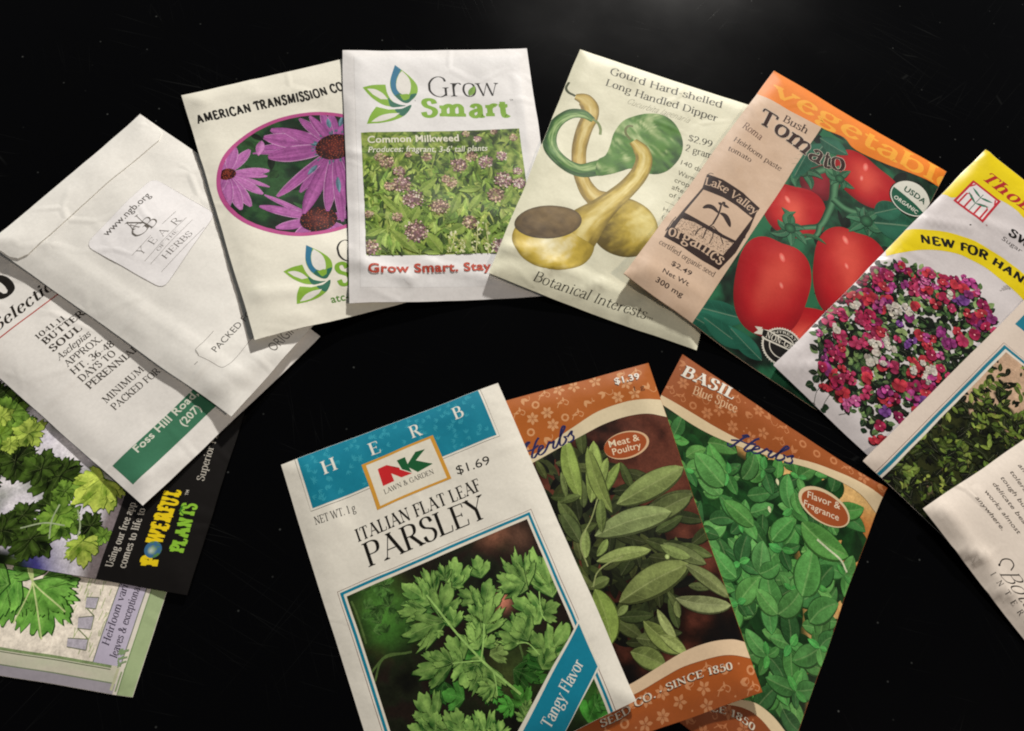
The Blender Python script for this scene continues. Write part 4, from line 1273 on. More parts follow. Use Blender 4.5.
for i in range(900):
    y = y0 + (y1 - y0) * (i / 900) ** .8; x = r.uniform(x0 - 2, x1 + 2)
    sc_ = .55 + .8 * (y - y0) / (y1 - y0)
    an = -math.pi / 2 + r.gauss(0, .95)
    Ln = r.uniform(3.0, 7.5) * sc_
    leaf(a, (x, y + r.uniform(-3, 3)), (x + math.cos(an) * Ln, y + math.sin(an) * Ln), r.uniform(.9, 2.4) * sc_, jit(C(r.choice(gr)), r, .2), rng=r, bend=r.uniform(-.12, .12), vein=Ln > 5)
big = (((29.01, 114.38), (17.42, 102.07), 50), ((38.85, 114.60), (32.15, 104.02), 60), ((44.11, 94.93), (48.83, 84.07), 45), ((30.99, 83.01), (39.16, 75.76), 42), ((23.53, 95.61), (13.70, 84.01), 38),
       ((43.34, 104.77), (49.93, 101.27), 60), ((58.56, 81.55), (48.06, 83.00), 40), ((25.08, 97.68), (22.25, 88.56), 45), ((26.70, 98.28), (30.48, 91.07), 50), ((50.50, 113.98), (46.92, 106.96), 40), ((7.52, 105.58), (14.16, 101.85), 40), ((35.93, 85.35), (32.75, 82.10), 40), ((66.27, 91.26), (72.45, 82.36), 40), ((52.31, 93.44), (58.27, 84.63), 40))
for b, t, w in big:
    leaf(a, b, t, 0.0959 * w, jit(C('#6a9236'), r, .15), rng=r, hi=C('#9dbb62'))
def umbel(c, R, tone):
    c = np.array(c, float)
    a.star(a.ellipse(c, R * .85, R * .85, n=20), c, lambda x, y, Rr, A: mix(C('#8a6a64'), C('#5c4a38'), Rr), 3)
    n = int(22 + R * 9)
    for i in range(n):
        rr = R * math.sqrt((i + .5) / n) * r.uniform(.9, 1.08); th = i * 2.399963 + r.uniform(-.2, .2)
        p = c + [rr * math.cos(th), rr * math.sin(th)]
        cc = jit(C(r.choice(tone)), r, .2)
        s_ = r.uniform(.46, .78)
        q = [(p[0] + math.cos(w) * s_ * (1 if k % 2 else .45), p[1] + math.sin(w) * s_ * (1 if k % 2 else .45)) for k, w in enumerate(np.linspace(0, 2 * math.pi, 11)[:-1] + r.random())]
        a.poly(q, cc, a.level(q))
pink = ['#b99494', '#dcc4ba', '#94707a', '#e6d8c8', '#a98088', '#745560', '#9aa06a']; dull = ['#a38474', '#c4a88e', '#80645a', '#d8c2a4', '#6d5048', '#8c9058']
for c, R, t in (((28.43, 103.97), 64, pink + ['#e2cdb4']), ((28.23, 86.71), 58, pink), ((23.62, 78.69), 52, dull + pink), ((39.33, 91.12), 50, dull), ((64.69, 85.53), 46, dull), ((68.95, 78.18), 44, dull + pink), ((75.86, 79.41), 34, pink),
                ((8.90, 111.46), 46, dull + pink), ((51.74, 99.90), 40, dull), ((45.44, 78.19), 32, dull), ((18.07, 80.01), 26, dull), ((63.27, 111.97), 40, pink), ((8.75, 94.35), 22, dull), ((20.62, 95.92), 26, dull)):
    umbel(c, 0.0863 * R, t)
for c, R, t in (((61.57, 67.68), 42, pink), ((49.50, 68.77), 50, dull + pink), ((68.60, 77.17), 48, pink), ((69.50, 64.51), 30, pink), ((17.82, 66.36), 42, dull), ((14.72, 63.18), 26, dull), ((23.25, 71.64), 34, dull + pink), ((35.59, 63.97), 28, dull),
                ((55.57, 64.30), 34, dull), ((75.71, 54.60), 22, dull), ((58.99, 54.63), 20, pink), ((54.18, 51.25), 18, dull), ((67.06, 50.80), 18, dull), ((75.79, 73.03), 24, pink), ((42.96, 76.22), 22, dull), ((27.44, 62.33), 16, dull)):
    umbel(c, 0.0822 * R, t)
for px_, py_ in ((42.17, 114.36), (44.59, 104.85)), ((52.89, 115.11), (55.07, 100.62)), ((58.29, 115.49), (58.61, 100.85)), ((46.28, 114.65), (47.43, 108.94)):
    px_, py_ = np.array(px_), np.array(py_)
    a.line([px_, (px_ + py_) / 2 + [.3, 0], py_], .5, C('#b9c48a'))
    for i in range(26):
        q = px_ + (py_ - px_) * r.random() + [r.uniform(-1.8, 1.8), r.uniform(-1, 1)]
        leaf(a, q, q + [r.uniform(-1.4, 1.4), r.uniform(-1.8, .3)], .9, C(r.choice(['#c8cc9c', '#a9b36c', '#8d9a55', '#dcd9b4'])), rng=r, vein=False)
a.done(M_photo)
a = pk.part('photo_lettering')
a.text('Common Milkweed', (9.90, 55.34), (50.62, 55.27), 3.9, C('#e4e2cf'), font='sans', weight=.022)
a.text("Produces: fragrant, 3-6' tall plants", (9.95, 60.64), (63.01, 61.49), 3.3, C('#dfe0cc'), font='sans', weight=.014, slant=.2)
a.done()
a = pk.part('slogan_lettering')
a.text('Grow Smart. Stay', (7.81, 123.65), (58.92, 123.68), 4.3, C('#bd4a35'), font='sans', weight=.026)
a.done()

# ================================================================ gourd packet
pk = Packet('seed_packet', 'pale cream packet with painted green and yellow long handled gourds',
            'seed packet', GRP, FR['gourd'], '#e8e6cc', M_cream, thick=1.6, seed=17, relax=110, gap=.8, waves=.35, edge=3.5, lifts=(.5, .3, .2, 1.2), bulge=[(45, 95, 26, 22, 1.6)],
            creases=[(2, 126, 16, 119, .5, 2.5), (20, 132, 26, 122, .6, 2.2), (38, 132, 46, 125, .45, 2), (60, 133, 66, 126, .5, 2.2), (3, 124, 88, 127, .5, 3), (20, 4, 30, 9, .4, 2.5), (76, 128, 84, 118, .4, 2.5)])
a = pk.part('title_lettering')
d = C('#2e2c22')
a.text('Gourd Hard-shelled', (18.22, 11.14), (74.66, 8.90), 4.6, d, weight=.13, contrast=.3)
a.text('Long Handled Dipper', (17.96, 18.66), (74.27, 18.18), 4.4, d, weight=.13, contrast=.3)
a.text('Cucurbita lagenaria', (30.38, 24.42), (61.47, 24.72), 3.6, C('#6f6c56'), weight=.05, contrast=.4, serif=0, slant=.5)
a.done()
a = pk.part('price_lettering')
a.text('$2.99', (63.70, 35.04), (75.29, 34.30), 3.9, d, weight=.12)
a.text('2 grams', (63.70, 41.19), (78.88, 40.59), 3.8, d, weight=.12)
t = C('#5a5846')
for s, p, q in (('140 days', (63.42, 49.78), (76.99, 50.45)), ('Warm season', (63.45, 56.13), (81.96, 56.80)), ('crop, sow', (63.02, 60.51), (78.91, 61.22)), ('after frost', (62.81, 64.87), (78.90, 65.57)), ('of soil', (62.55, 69.45), (72.09, 69.83))):
    a.text(s, p, q, 2.9, t, font='sans', weight=.0)
a.line([(61.71, 73.16), (70.49, 73.35)], .16, t)
a.text('Height', (61.77, 78.48), (71.27, 78.69), 2.3, t, font='sans', weight=-.006)
a.text('(vine)', (62.13, 83.02), (70.41, 83.13), 2.3, t, font='sans', weight=-.006)
a.done()
a = pk.part('gourd_painting')
r = rnd(2)
def gourd_skin(lo, mid_, hi, streak=.3, off=-.3, rim=None):
    lo, mid_, hi = C(lo), C(mid_), C(hi)
    def f(s, t):
        m = np.clip(1 - np.abs(t - off) * 1.1, 0, 1) + streak * (vnoise(t * 6 + 3, s * 14, 8) - .5) * 2 + streak * (vnoise(t * 14, s * 30, 18) - .5)
        c = mix(mix(lo, mid_, m * 1.9), hi, (m - .5) * 1.8)
        return mix(c, lo * .8, np.clip((np.abs(t) - .82) * 3, 0, .7))
    return f
def bulb(c, rx, ry, rot, lo, mid_, hi, lx=-.35, ly=-.35, streak=.3, sang=0.):
    c = np.array(c, float); lo, mid_, hi = C(lo), C(mid_), C(hi); m = max(rx, ry)
    def f(x, y, R, A):
        u = (x - c[0]) / m; v = (y - c[1]) / m
        k = 1 - np.hypot(u - lx, v - ly) / 1.35
        ca, sa = math.cos(sang), math.sin(sang)
        k = k + streak * (vnoise((x * ca + y * sa) / 1.6, (y * ca - x * sa) / 7, 5) - .5) * 1.2 + streak * .6 * (vnoise(x / 1.1, y / 1.1, 15) - .5)
        cc = mix(mix(lo, mid_, k * 1.9), hi, (k - .5) * 1.9)
        return mix(cc, lo * .8, np.clip((R - .9) * 6, 0, .6))
    a.star(a.ellipse(c, rx, ry, rot, n=48), c, f, 16)
W3 = lambda *w: [0.1516 * v for v in w]
def neck(pts, ws, fn, nc=15):
    P = smooth_path(pts, 7); t = np.linspace(0, 1, len(ws)); w = np.interp(np.linspace(0, 1, len(P)), t, W3(*ws))
    a.tube(P, w, fn, nc)
# rear yellow gourd
bulb((47.29, 94.15), 15.4669, 15.4669, 0, '#655628', '#c4ac48', '#ece09a', .55, -.35, .30, .6)
neck([(6.56, 30.80), (11.02, 30.98), (14.69, 34.37), (16.45, 39.44), (16.07, 46.33), (16.20, 53.85), (17.11, 60.90), (20.23, 70.53), (24.22, 77.79), (30.06, 83.26), (38.56, 85.81)], (22, 52, 58, 50, 48, 48, 46, 44, 48, 62, 95), gourd_skin('#836e34', '#c2a64e', '#dccb8a', .25, -.1))
a.line(smooth_path([(6.45, 30.43), (2.84, 29.18), (0.88, 26.52), (1.26, 22.65)], 5), 1.2131, C('#4f5640'))
# green gourd
neck([(18.42, 41.10), (13.06, 39.56), (7.19, 42.10), (2.81, 49.58), (2.16, 58.55), (5.75, 66.50), (12.86, 70.93), (20.99, 71.65), (27.68, 67.39), (31.88, 64.36)], (20, 34, 38, 40, 42, 43, 45, 49, 55, 62), gourd_skin('#2c5228', '#52803c', '#a5c080', .4, -.35), 19)
gl, gm, gh = C('#2c5024'), C('#5a8a3a'), C('#c4d39a')
gc_ = np.array((46.24, 44.39))
def gf(x, y, R, A):
    s_ = (x - gc_[0]) * .85 + (y - gc_[1]) * .5; t_ = -(x - gc_[0]) * .5 + (y - gc_[1]) * .85
    k = .62 + .95 * (vnoise(s_ / 5.0 + 3, t_ / 1.4, 5) - .5) + .35 * (fbm(s_ / 3, t_ / 1.2, 15, 2) - .5) - .25 * (s_ / 18) - .2 * R ** 3
    return mix(mix(gl, gm, k * 1.8), gh, (k - .62) * 2.0)
a.star(smooth_path([(26.74, 63.07), (29.28, 58.69), (29.80, 52.16), (29.59, 43.95), (31.71, 35.36), (36.51, 29.78), (42.30, 26.08), (49.53, 24.91), (56.42, 28.56), (61.41, 36.40), (62.37, 45.40), (59.30, 54.45), (54.43, 59.41), (48.30, 60.89), (42.57, 61.12), (38.46, 64.67), (33.78, 68.62), (28.47, 71.20)], 4, True), gc_, gf, 14)
a.line(smooth_path([(17.96, 40.53), (20.79, 41.62), (22.90, 44.35), (23.77, 47.96)], 5), 1.3647, C('#7f8f5a'))
# front dipper gourd
bulb((20.60, 113.28), 17.8930, 14.5571, -19, '#7d6a26', '#d0b648', '#f2ecc8', -.05, .12, .28, .4)
neck([(39.35, 45.07), (44.07, 48.51), (46.99, 54.13), (46.68, 63.02), (43.55, 72.91), (39.05, 82.50), (35.01, 90.71), (31.12, 99.07), (29.15, 106.53)], (30, 50, 52, 54, 58, 66, 84, 112, 120), gourd_skin('#8a7632', '#c9b050', '#e8da98', .25, -.05), 19)
a.star(a.ellipse((15.61, 104.74), 15.0120, 8.4916, -31, n=48), (15.44, 104.64), lambda x, y, R, A: mix(mix(C('#5a4a34'), C('#8a7450'), fbm(x / 3, y / 3, 6) * 1.2 - (y - (15.36, 104.84)[1]) / 18.1963 - .1), C('#4a4233'), np.clip((R - .86) * 5, 0, .7)), 10)
a.line(smooth_path([(37.88, 44.57), (35.08, 42.35), (34.16, 39.50), (35.04, 37.20), (37.08, 36.51)], 5), 1.2131, C('#6d7342'))
a.done()
a = pk.part('brand_lettering')
a.text('Botanical Interests', (18.29, 135.10), (67.82, 133.66), 4.6, C('#2e2b20'), weight=.10, contrast=.3, serif=.7, slant=.18)
a.text('TM', (68.16, 133.28), (70.82, 133.21), 1.1, C('#6a6752'), font='sans', weight=0)
a.done()

# ================================================================ tomato packet
pk = Packet('seed_packet', 'Bush Tomato packet with red roma tomatoes, a tan side panel and an orange top band',
            'seed packet', GRP, FR['lake'], '#cdb096', M_ink, thick=1.2, seed=18, relax=110, gap=1.0, edge=4, lifts=(.3, 0, 0, 3.0), bulge=[(50, 100, 26, 26, 1.2)],
            creases=[(2, 143, 30, 139, .3, 3)])
a = pk.part('tomato_photo')
xk = (np.array((36.75, 18.35))[0] + np.array((33.73, 150.30))[0]) / 2
a.panel(xk, 0, pk.W, pk.H, sprig_bg(['#0c120c', '#14201a', '#1b3526', '#1f5238', '#2a6a48'], 7, 40), 1.1)
r = rnd(9)
for i in range(70):
    p = np.array([r.uniform(xk - 3, pk.W), r.uniform(0, pk.H)]); an = r.uniform(0, 6.3)
    leaf(a, p, p + np.array([math.cos(an), math.sin(an)]) * r.uniform(6, 14), r.uniform(2, 6), C(r.choice(['#14261c', '#1b3a28', '#20503a', '#101a14'])), rng=r, vein=False)
for b, t, w in (((53.44, 135.14), (29.62, 146.87), 70), ((46.28, 148.47), (32.89, 150.09), 60), ((59.60, 146.97), (36.17, 147.26), 60), ((67.78, 147.71), (48.19, 143.09), 50)):
    leaf(a, b, t, 0.1594 * w, C('#1a5a46'), rng=r, hi=C('#2f7a62'))
def tomato(c, rx, ry, rot, lx, ly, dark='#6a0c14', base='#b2141e', hi='#ea6250', sq=2.6, hl=True):
    c = np.array(c, float); rr = math.radians(rot)
    th = np.linspace(0, 2 * math.pi, 56, endpoint=False)
    x = rx * np.sign(np.cos(th)) * np.abs(np.cos(th)) ** (2 / sq); y = ry * np.sign(np.sin(th)) * np.abs(np.sin(th)) ** (2 / sq)
    x = x * (1 - .10 * y / ry)
    y = y + np.where(y < 0, .05 * ry * np.exp(-(x / (rx * .3)) ** 2), 0)
    O = np.stack([c[0] + x * math.cos(rr) - y * math.sin(rr), c[1] + x * math.sin(rr) + y * math.cos(rr)], -1)
    D, B_, Hh = C(dark), C(base), C(hi)
    def f(X, Y, R, A):
        u = ((X - c[0]) * math.cos(rr) + (Y - c[1]) * math.sin(rr)) / rx; v = (-(X - c[0]) * math.sin(rr) + (Y - c[1]) * math.cos(rr)) / ry
        k = np.exp(-(((u - lx) / .42) ** 2 + ((v - ly) / .55) ** 2))
        k2 = .35 * np.exp(-(((u + lx * .9) / .25) ** 2 + ((v - .1) / .5) ** 2))
        cc = mix(B_, Hh, .62 * k + k2 + .16 * (fbm(u * 3 + 5, v * 3, 3) - .5))
        return mix(cc, D, np.clip((R - .62) * 2.0, 0, .75) * np.clip(.5 + .5 * (v - u * .3), .25, 1))
    a.star(O, c, f, 14)
    if hl:
        for (hu, hv, hs) in ((lx - .1, ly - .3, .05), (lx + .05, ly + .25, .035)):
            q = c + [hu * rx * math.cos(rr) - hv * ry * math.sin(rr), hu * rx * math.sin(rr) + hv * ry * math.cos(rr)]
            a.star(a.ellipse(q, rx * hs * 3, rx * hs * 1.6, rot + 60, n=14), q, lambda X, Y, R, A: mix(C('#f4a090'), C('#e2504a'), R), 3)
tomato((48.51, 48.12), 9.5620, 10.5182, -8, -.2, -.2, '#3c0d16', '#7a1724', '#a02a36', hl=False)
tomato((65.94, 32.88), 17.8491, 12.4306, 12, -.15, -.25)
tomato((45.57, 71.61), 15.2992, 14.6618, -25, -.1, -.1)
tomato((98.38, 106.52), 19.1240, 14.3430, -28, -.2, -.2)
tomato((76.24, 125.13), 17.5304, 12.7493, -28, -.1, .3, hl=False)
tomato((80.94, 85.61), 16.8929, 24.8612, -16, -.15, -.4)
tomato((54.75, 114.36), 16.5742, 24.8612, -15, .2, -.35)
gs = ['#24543a', '#2f6646', '#1c4430']
def vine(pts, w0, w1, c='#4a8a5a'):
    P = smooth_path(pts, 6)
    a.tube(P, np.linspace(0.1594 * w0, 0.1594 * w1, len(P)), lambda s, t: mix(C('#1a3f2c'), C('#5f946c'), 1 - np.abs(t + .2) * 1.1), 7)
vine([(52.93, 37.66), (55.77, 46.79), (57.92, 52.92), (59.10, 61.90), (58.91, 70.28), (55.19, 74.52), (50.75, 78.89)], 30, 15)
vine([(58.91, 70.28), (59.70, 76.47), (55.84, 82.68)], 20, 10)
vine([(57.92, 52.92), (64.63, 54.19), (71.33, 52.58), (75.55, 50.97)], 24, 22)
vine([(53.70, 39.34), (48.45, 38.97), (44.33, 44.63), (40.24, 50.24)], 30, 24)
def calyx(c, R, n=6, rot=0):
    c = np.array(c, float)
    for k in range(n):
        an = rot + k * 2 * math.pi / n + r.uniform(-.3, .3)
        leaf(a, c, c + np.array([math.cos(an), math.sin(an)]) * 0.1594 * R * r.uniform(.7, 1.25), 0.1594 * R * .42, C(r.choice(gs)), rng=r, hi=C('#4f8a66'), bend=r.uniform(-.3, .3), fat=.4, shade=True)
    a.star(a.ellipse(c, 0.1594 * R * .3, 0.1594 * R * .3, n=14), c, lambda x, y, Rr, A: mix(C('#3f7a54'), C('#163726'), Rr), 3)
calyx((48.31, 81.26), 58, 7, .3); calyx((76.00, 53.88), 66, 7, .8); calyx((55.69, 40.02), 50, 6); calyx((39.45, 48.58), 60, 6, .6)
leaf(a, (53.56, 81.33), (65.90, 78.29), 2.2311, C('#2c5a3a'), rng=r, bend=-.15)
for b, t, w in (((79.39, 52.27), (97.25, 40.12), 110), ((77.27, 47.40), (87.01, 34.79), 70), ((40.85, 26.30), (38.65, 46.93), 70), ((37.35, 24.35), (52.99, 24.72), 60), ((36.27, 34.82), (37.40, 54.82), 60)):
    leaf(a, b, t, 0.1594 * w, C('#1f5540'), rng=r, hi=C('#357a60'))
a.done()
a = pk.part('tan_panel')
a.panel(0, 0, xk, pk.H, lambda X, Y: mix(C('#c9ad93'), C('#d8bea6'), fbm(X / 5, Y / 5, 70)), 1.5)
a.done()
a = pk.part('orange_band')
lower = smooth_path([(0.15, 20.40), (14.83, 19.23), (36.49, 17.72), (46.83, 15.98), (54.64, 19.14), (72.57, 16.25), (97.24, 11.09), (116.35, 11.09)], 5)
og = np.array([(0, 0), (pk.W, 0)] + [tuple(p) for p in lower[::-1]] + [(0, lower[0][1])])
a.poly(og, C('#e8822a'))
a.done()
a = pk.part('band_lettering')
a.text('vegetables', (6.08, 16.82), (116.14, 10.53), 10.5, C('#f3ab3c'), weight=.15, contrast=.6, serif=.9, path=[(4.69, 16.16), (21.36, 14.96), (48.60, 13.43), (75.62, 12.52), (115.73, 9.41)])
a.done()
a = pk.part('title_lettering')
d = C('#35201c')
tp = [(8.19, 38.02), (17.70, 37.07), (28.13, 37.46), (37.41, 39.00), (46.78, 38.65), (55.91, 34.42)]
a.text('Tomato', None, None, 10.5, d, weight=.165, contrast=.5, serif=.9, path=tp, outline=(C('#cfc4b4'), [(.28, .0), (-.28, 0), (0, .28), (0, -.28)]))
a.text('Bush', (18.05, 27.52), (31.00, 26.72), 4.9, d, weight=.15)
a.text('Roma', (4.02, 46.19), (14.69, 46.70), 4.4, C('#4a2320'), weight=.12)
a.text('Heirloom paste', (4.44, 56.23), (30.39, 55.70), 3.2, d, weight=.13)
a.text('tomato', (4.89, 63.05), (16.77, 61.70), 3.2, d, weight=.13)
a.done()
a = pk.part('farm_logo')
dk_ = C('#2e1c18'); tn = C('#cbb097')
a.poly([(3.59, 81.23), (11.09, 79.28), (22.00, 79.12), (32.18, 81.38), (32.03, 84.88), (33.57, 95.17), (33.57, 97.22), (34.14, 110.49), (32.26, 123.08), (24.46, 123.74), (13.82, 123.56), (4.50, 124.64), (3.96, 119.44), (4.49, 104.92), (5.42, 89.58)], dk_)
a.poly([(6.33, 90.17), (15.78, 87.98), (23.22, 87.69), (31.93, 88.87), (31.16, 104.82), (25.30, 105.80), (19.50, 105.91), (11.70, 106.40), (5.65, 106.87)], tn)
a.poly([(6.14, 110.59), (12.05, 108.55), (19.10, 108.13), (26.17, 107.41), (31.06, 106.24), (30.18, 115.31), (23.40, 116.02), (14.44, 117.08), (6.11, 117.26)], tn)
for s in ([(4.89, 84.18), (4.23, 80.32), (6.02, 79.39)], [(3.70, 111.37), (3.47, 115.79), (3.86, 120.23)], [(4.03, 113.83), (4.16, 117.86)], [(33.94, 101.01), (32.94, 97.04), (33.19, 95.47)], [(32.69, 100.64), (31.55, 97.45)], [(3.44, 118.60), (3.66, 121.41), (3.46, 119.96)]):
    a.line(smooth_path(s, 4), .35, dk_)
a.text('Lake Valley', (5.34, 87.01), (31.95, 85.78), 4.4, tn, weight=.14, contrast=.5, path=[(5.45, 87.20), (12.10, 85.21), (20.89, 85.31), (32.31, 86.06)])
a.text('organics', (5.43, 123.14), (31.55, 120.40), 6.2, tn, weight=.15, contrast=.5, path=[(5.26, 122.49), (12.26, 120.80), (21.20, 119.73), (31.57, 120.64)])
r = rnd(4)
for i in range(330):
    t_ = r.random(); p = np.array((5.25, 109.10)) + (np.array((30.71, 105.58)) - np.array((5.25, 109.10))) * t_
    dep = r.random() ** 1.3
    p = p + (np.array((6.68, 115.33)) - np.array((5.61, 108.74))) * dep * 1.25 * (1 - .45 * abs(t_ - .5) * 0)
    e = p + [r.uniform(-.7, .7), r.uniform(-.5, .5)]
    a.line([p, (p + e) / 2 + [r.uniform(-.2, .2), .1], e], .17, dk_, a.level([p - .3, e + .3]))
for s, w in (([(16.92, 91.74), (18.49, 97.49), (18.99, 103.99)], 8), ([(18.99, 103.99), (18.04, 108.15), (18.88, 113.57)], 5), ([(19.13, 105.24), (21.83, 109.22), (22.38, 114.16)], 4), ([(19.02, 106.02), (15.55, 109.45), (15.29, 114.39)], 4), ([(19.51, 104.95), (23.55, 106.51), (27.58, 110.06)], 4), ([(17.31, 91.85), (17.00, 90.27)], 6)):
    a.line(smooth_path(s, 5), 0.1040 * w, dk_)
for s, ws in (([(18.33, 97.20), (14.80, 96.25), (12.54, 97.07), (11.09, 99.46)], 24), ([(18.86, 96.77), (21.43, 96.54), (23.85, 98.07), (26.04, 100.17)], 26)):
    P = smooth_path(s, 6); q = np.linspace(0, 1, len(P)); a.tube(P, 0.1040 * ws * np.sin(np.pi * np.clip(q * .95 + .03, 0, 1)) ** .6, lambda s_, t: np.broadcast_to(dk_, s_.shape + (3,)), 3)
for b, t in (((17.41, 92.05), (15.26, 92.08)), ((17.46, 91.73), (21.01, 91.29)), ((17.53, 91.25), (17.76, 89.66))):
    leaf(a, b, t, 1.6640, dk_, hi=dk_, lo=dk_, vein=False)
a.text('TM', (30.14, 83.71), (32.00, 83.77), .9, dk_, font='sans', weight=0)
a.done()
a = pk.part('price_lettering')
a.text('certified organic seed', (4.28, 129.32), (32.06, 127.74), 2.9, dk_, weight=.13)
a.text('$2.49', (13.91, 135.00), (23.67, 134.07), 2.7, dk_, font='sans', weight=.014)
a.text('Net Wt', (12.72, 141.12), (25.28, 139.57), 2.7, dk_, font='sans', weight=.014)
a.text('300 mg', (12.56, 146.78), (25.77, 145.69), 2.7, dk_, font='sans', weight=.014)
a.done()
a = pk.part('organic_seal')
sc_ = np.array((88.08, 27.66))
R_ = 10.3999
a.poly(a.ellipse(sc_, R_, R_ * .98, n=40), C('#20231c'))
a.poly(a.ellipse(sc_, R_ * .95, R_ * .93, n=40), C('#dcdcd0'))
cut0 = np.array((78.14, 25.72)); cut1 = np.array((96.08, 30.04))
E_ = a.ellipse(sc_, R_ * .90, R_ * .88, n=60)
nn = np.array([-(cut1 - cut0)[1], (cut1 - cut0)[0]]); side = (E_ - cut0) @ nn
if ((np.array((83.79, 40.62)) - cut0) @ nn) < 0: side = -side
a.poly(E_[side > 0][np.argsort(np.unwrap(np.arctan2(*(E_[side > 0] - E_[side > 0].mean(0)).T[::-1])))], C('#1f5a44'))
a.text('USDA', (83.20, 25.83), (94.90, 26.24), 3.3, C('#24503e'), font='sans', weight=.03)
a.text('ORGANIC', (81.14, 32.82), (94.07, 33.82), 2.3, C('#dcdcd0'), font='sans', weight=.02)
a.done()
a = pk.part('ribbon_seal')
sc_ = np.array((71.89, 136.79)); R_ = 9.1241
wv = C('#d6d2c4'); bk = C('#141210')
O = [sc_ + np.array([math.cos(t), math.sin(t)]) * R_ * (1.0 if k % 2 else .94) for k, t in enumerate(np.linspace(0, 2 * math.pi, 97)[:-1])]
a.poly(O, wv); a.poly(a.ellipse(sc_, R_ * .88, R_ * .88, n=40), bk); a.poly(a.ellipse(sc_, R_ * .62, R_ * .62, n=36), wv); a.poly(a.ellipse(sc_, R_ * .57, R_ * .57, n=36), bk)
a.text('UNTREATED SEED', None, None, 1.3, wv, font='sans', weight=.01, path=[sc_ + np.array([math.cos(t), math.sin(t)]) * R_ * .69 for t in np.linspace(-2.9, .6, 12)])
rb = [(57.83, 135.59), (60.80, 133.89), (60.80, 134.81), (63.86, 133.29), (80.61, 132.52), (80.80, 135.66), (64.58, 138.39), (62.57, 138.23), (62.70, 137.00), (58.97, 138.73), (59.85, 136.33)]
a.poly(rb, wv)
a.poly([(61.43, 134.55), (64.01, 133.97), (80.12, 133.46), (80.05, 135.13), (64.38, 137.64), (62.29, 137.32)], bk)
a.text('NON-GMO', (63.95, 137.18), (79.04, 135.00), 2.8, wv, weight=.17, contrast=.5)
a.done()

# ================================================================ hanging basket flower packet
pk = Packet('seed_packet', 'white and yellow packet with crimson and magenta flowers reading NEW FOR HANGING',
            'seed packet', GRP, FR['thom'], '#d6d0d0', M_foil, thick=1.2, seed=19, relax=120, waves=.45, edge=4, lifts=(.5, 0, 0, 1.5),
            creases=[(3, 0, 4, 165, .3, 1.6), (6, 120, 22, 140, .5, 3), (10, 166, 30, 150, .5, 2.5), (2, 150, 14, 160, .5, 2.5), (20, 40, 50, 30, .4, 3), (5, 60, 20, 48, .4, 2.6)])
a = pk.part('yellow_header')
yc = C('#e6cf12')
bd = smooth_path([(-1.70, 43.93), (0.95, 40.57), (4.52, 39.79), (7.18, 35.67), (12.72, 28.77), (21.57, 21.83), (30.45, 20.77), (34.89, 21.83), (47.70, 22.54)], 4)
a.poly(np.array([(0, 0), (pk.W, 0), (pk.W, bd[-1][1])] + [tuple(p) for p in bd[::-1]] + [(0, bd[0][1])]), yc)
a.done()
a = pk.part('brand_lettering')
a.text('Thompson', (7.90, 18.53), (64.18, 16.61), 7.4, C('#b02a2a'), weight=.20, contrast=.4, serif=1., slant=.25)
a.done()
a = pk.part('brand_emblem')
rd = C('#c02a38'); wt = C('#e3dede')
q = [np.array(v) for v in ((6.28, 22.58), (22.56, 22.11), (22.83, 40.88), (5.91, 40.58))]
a.poly(q, rd)
cq = sum(q) / 4
a.poly([cq + (v - cq) * .86 for v in q], wt)
def qp(s, t): return (q[0] * (1 - s) + q[1] * s) * (1 - t) + (q[3] * (1 - s) + q[2] * s) * t
for (s0, t0, s1, t1) in ((.14, .93, .14, .5), (.34, .93, .34, .55), (.66, .93, .66, .55), (.86, .93, .86, .5)):
    a.line([qp(s0, t0), qp(s1, t1)], .9, rd)
for sg in (-1, 1):
    a.line(smooth_path([qp(.5 + sg * .16, .55), qp(.5 + sg * .24, .46), qp(.5 + sg * .36, .5)], 4), .6, rd)
    a.line(smooth_path([qp(.5 + sg * .36, .08), qp(.5 + sg * .44, .25)], 3), .8, rd)
a.line([qp(.5, .93), qp(.5, .2)], .35, C('#3f6a55'))
for sg in (-1, 1):
    leaf(a, qp(.5, .35), qp(.5 + sg * .36, .22), 1.3, C('#3f7a63'), vein=False); leaf(a, qp(.5, .62), qp(.5 + sg * .36, .42), 1.3, C('#3f7a63'), vein=False)
a.poly(a.ellipse((19.34, 46.58), .35, .7, 20, n=10), BLACK); a.poly(a.ellipse((24.87, 40.39), .5, .5, n=10), C('#b09090'))
a.done()
a = pk.part('variety_lettering')
a.text('SWEET', (34.37, 36.85), (60.14, 34.37), 4.6, BLACK, weight=.22, contrast=.8, serif=0)
a.text("Sugar 'n Spice", (34.00, 41.42), (60.48, 38.95), 2.6, C('#3b3533'), font='sans', weight=-.004)
for k in range(3):
    a.text('trailing habit', (np.array((48.50, 62.62)) + [0, k * 1.6]), (np.array((53.26, 53.07)) + [0, k * 1.6]), 1.0, C('#7a7472'), font='sans', weight=0)
a.done()
a = pk.part('yellow_arc')
up = smooth_path([(-3.24, 85.81), (-1.04, 75.94), (1.28, 71.43), (4.58, 67.55), (10.14, 61.84), (15.62, 57.73), (22.40, 53.69), (29.06, 51.33), (38.24, 49.38), (44.98, 49.20), (51.78, 49.22), (68.65, 51.38)], 4)
lo = smooth_path([(1.85, 93.24), (4.98, 87.52), (8.07, 81.73), (11.43, 76.35), (16.03, 71.00), (22.84, 65.37), (29.97, 62.05), (36.89, 60.28), (43.63, 60.16), (51.55, 60.22), (58.68, 60.96), (71.40, 63.91)], 4)
a.poly(np.concatenate([up, lo[::-1]]), yc)
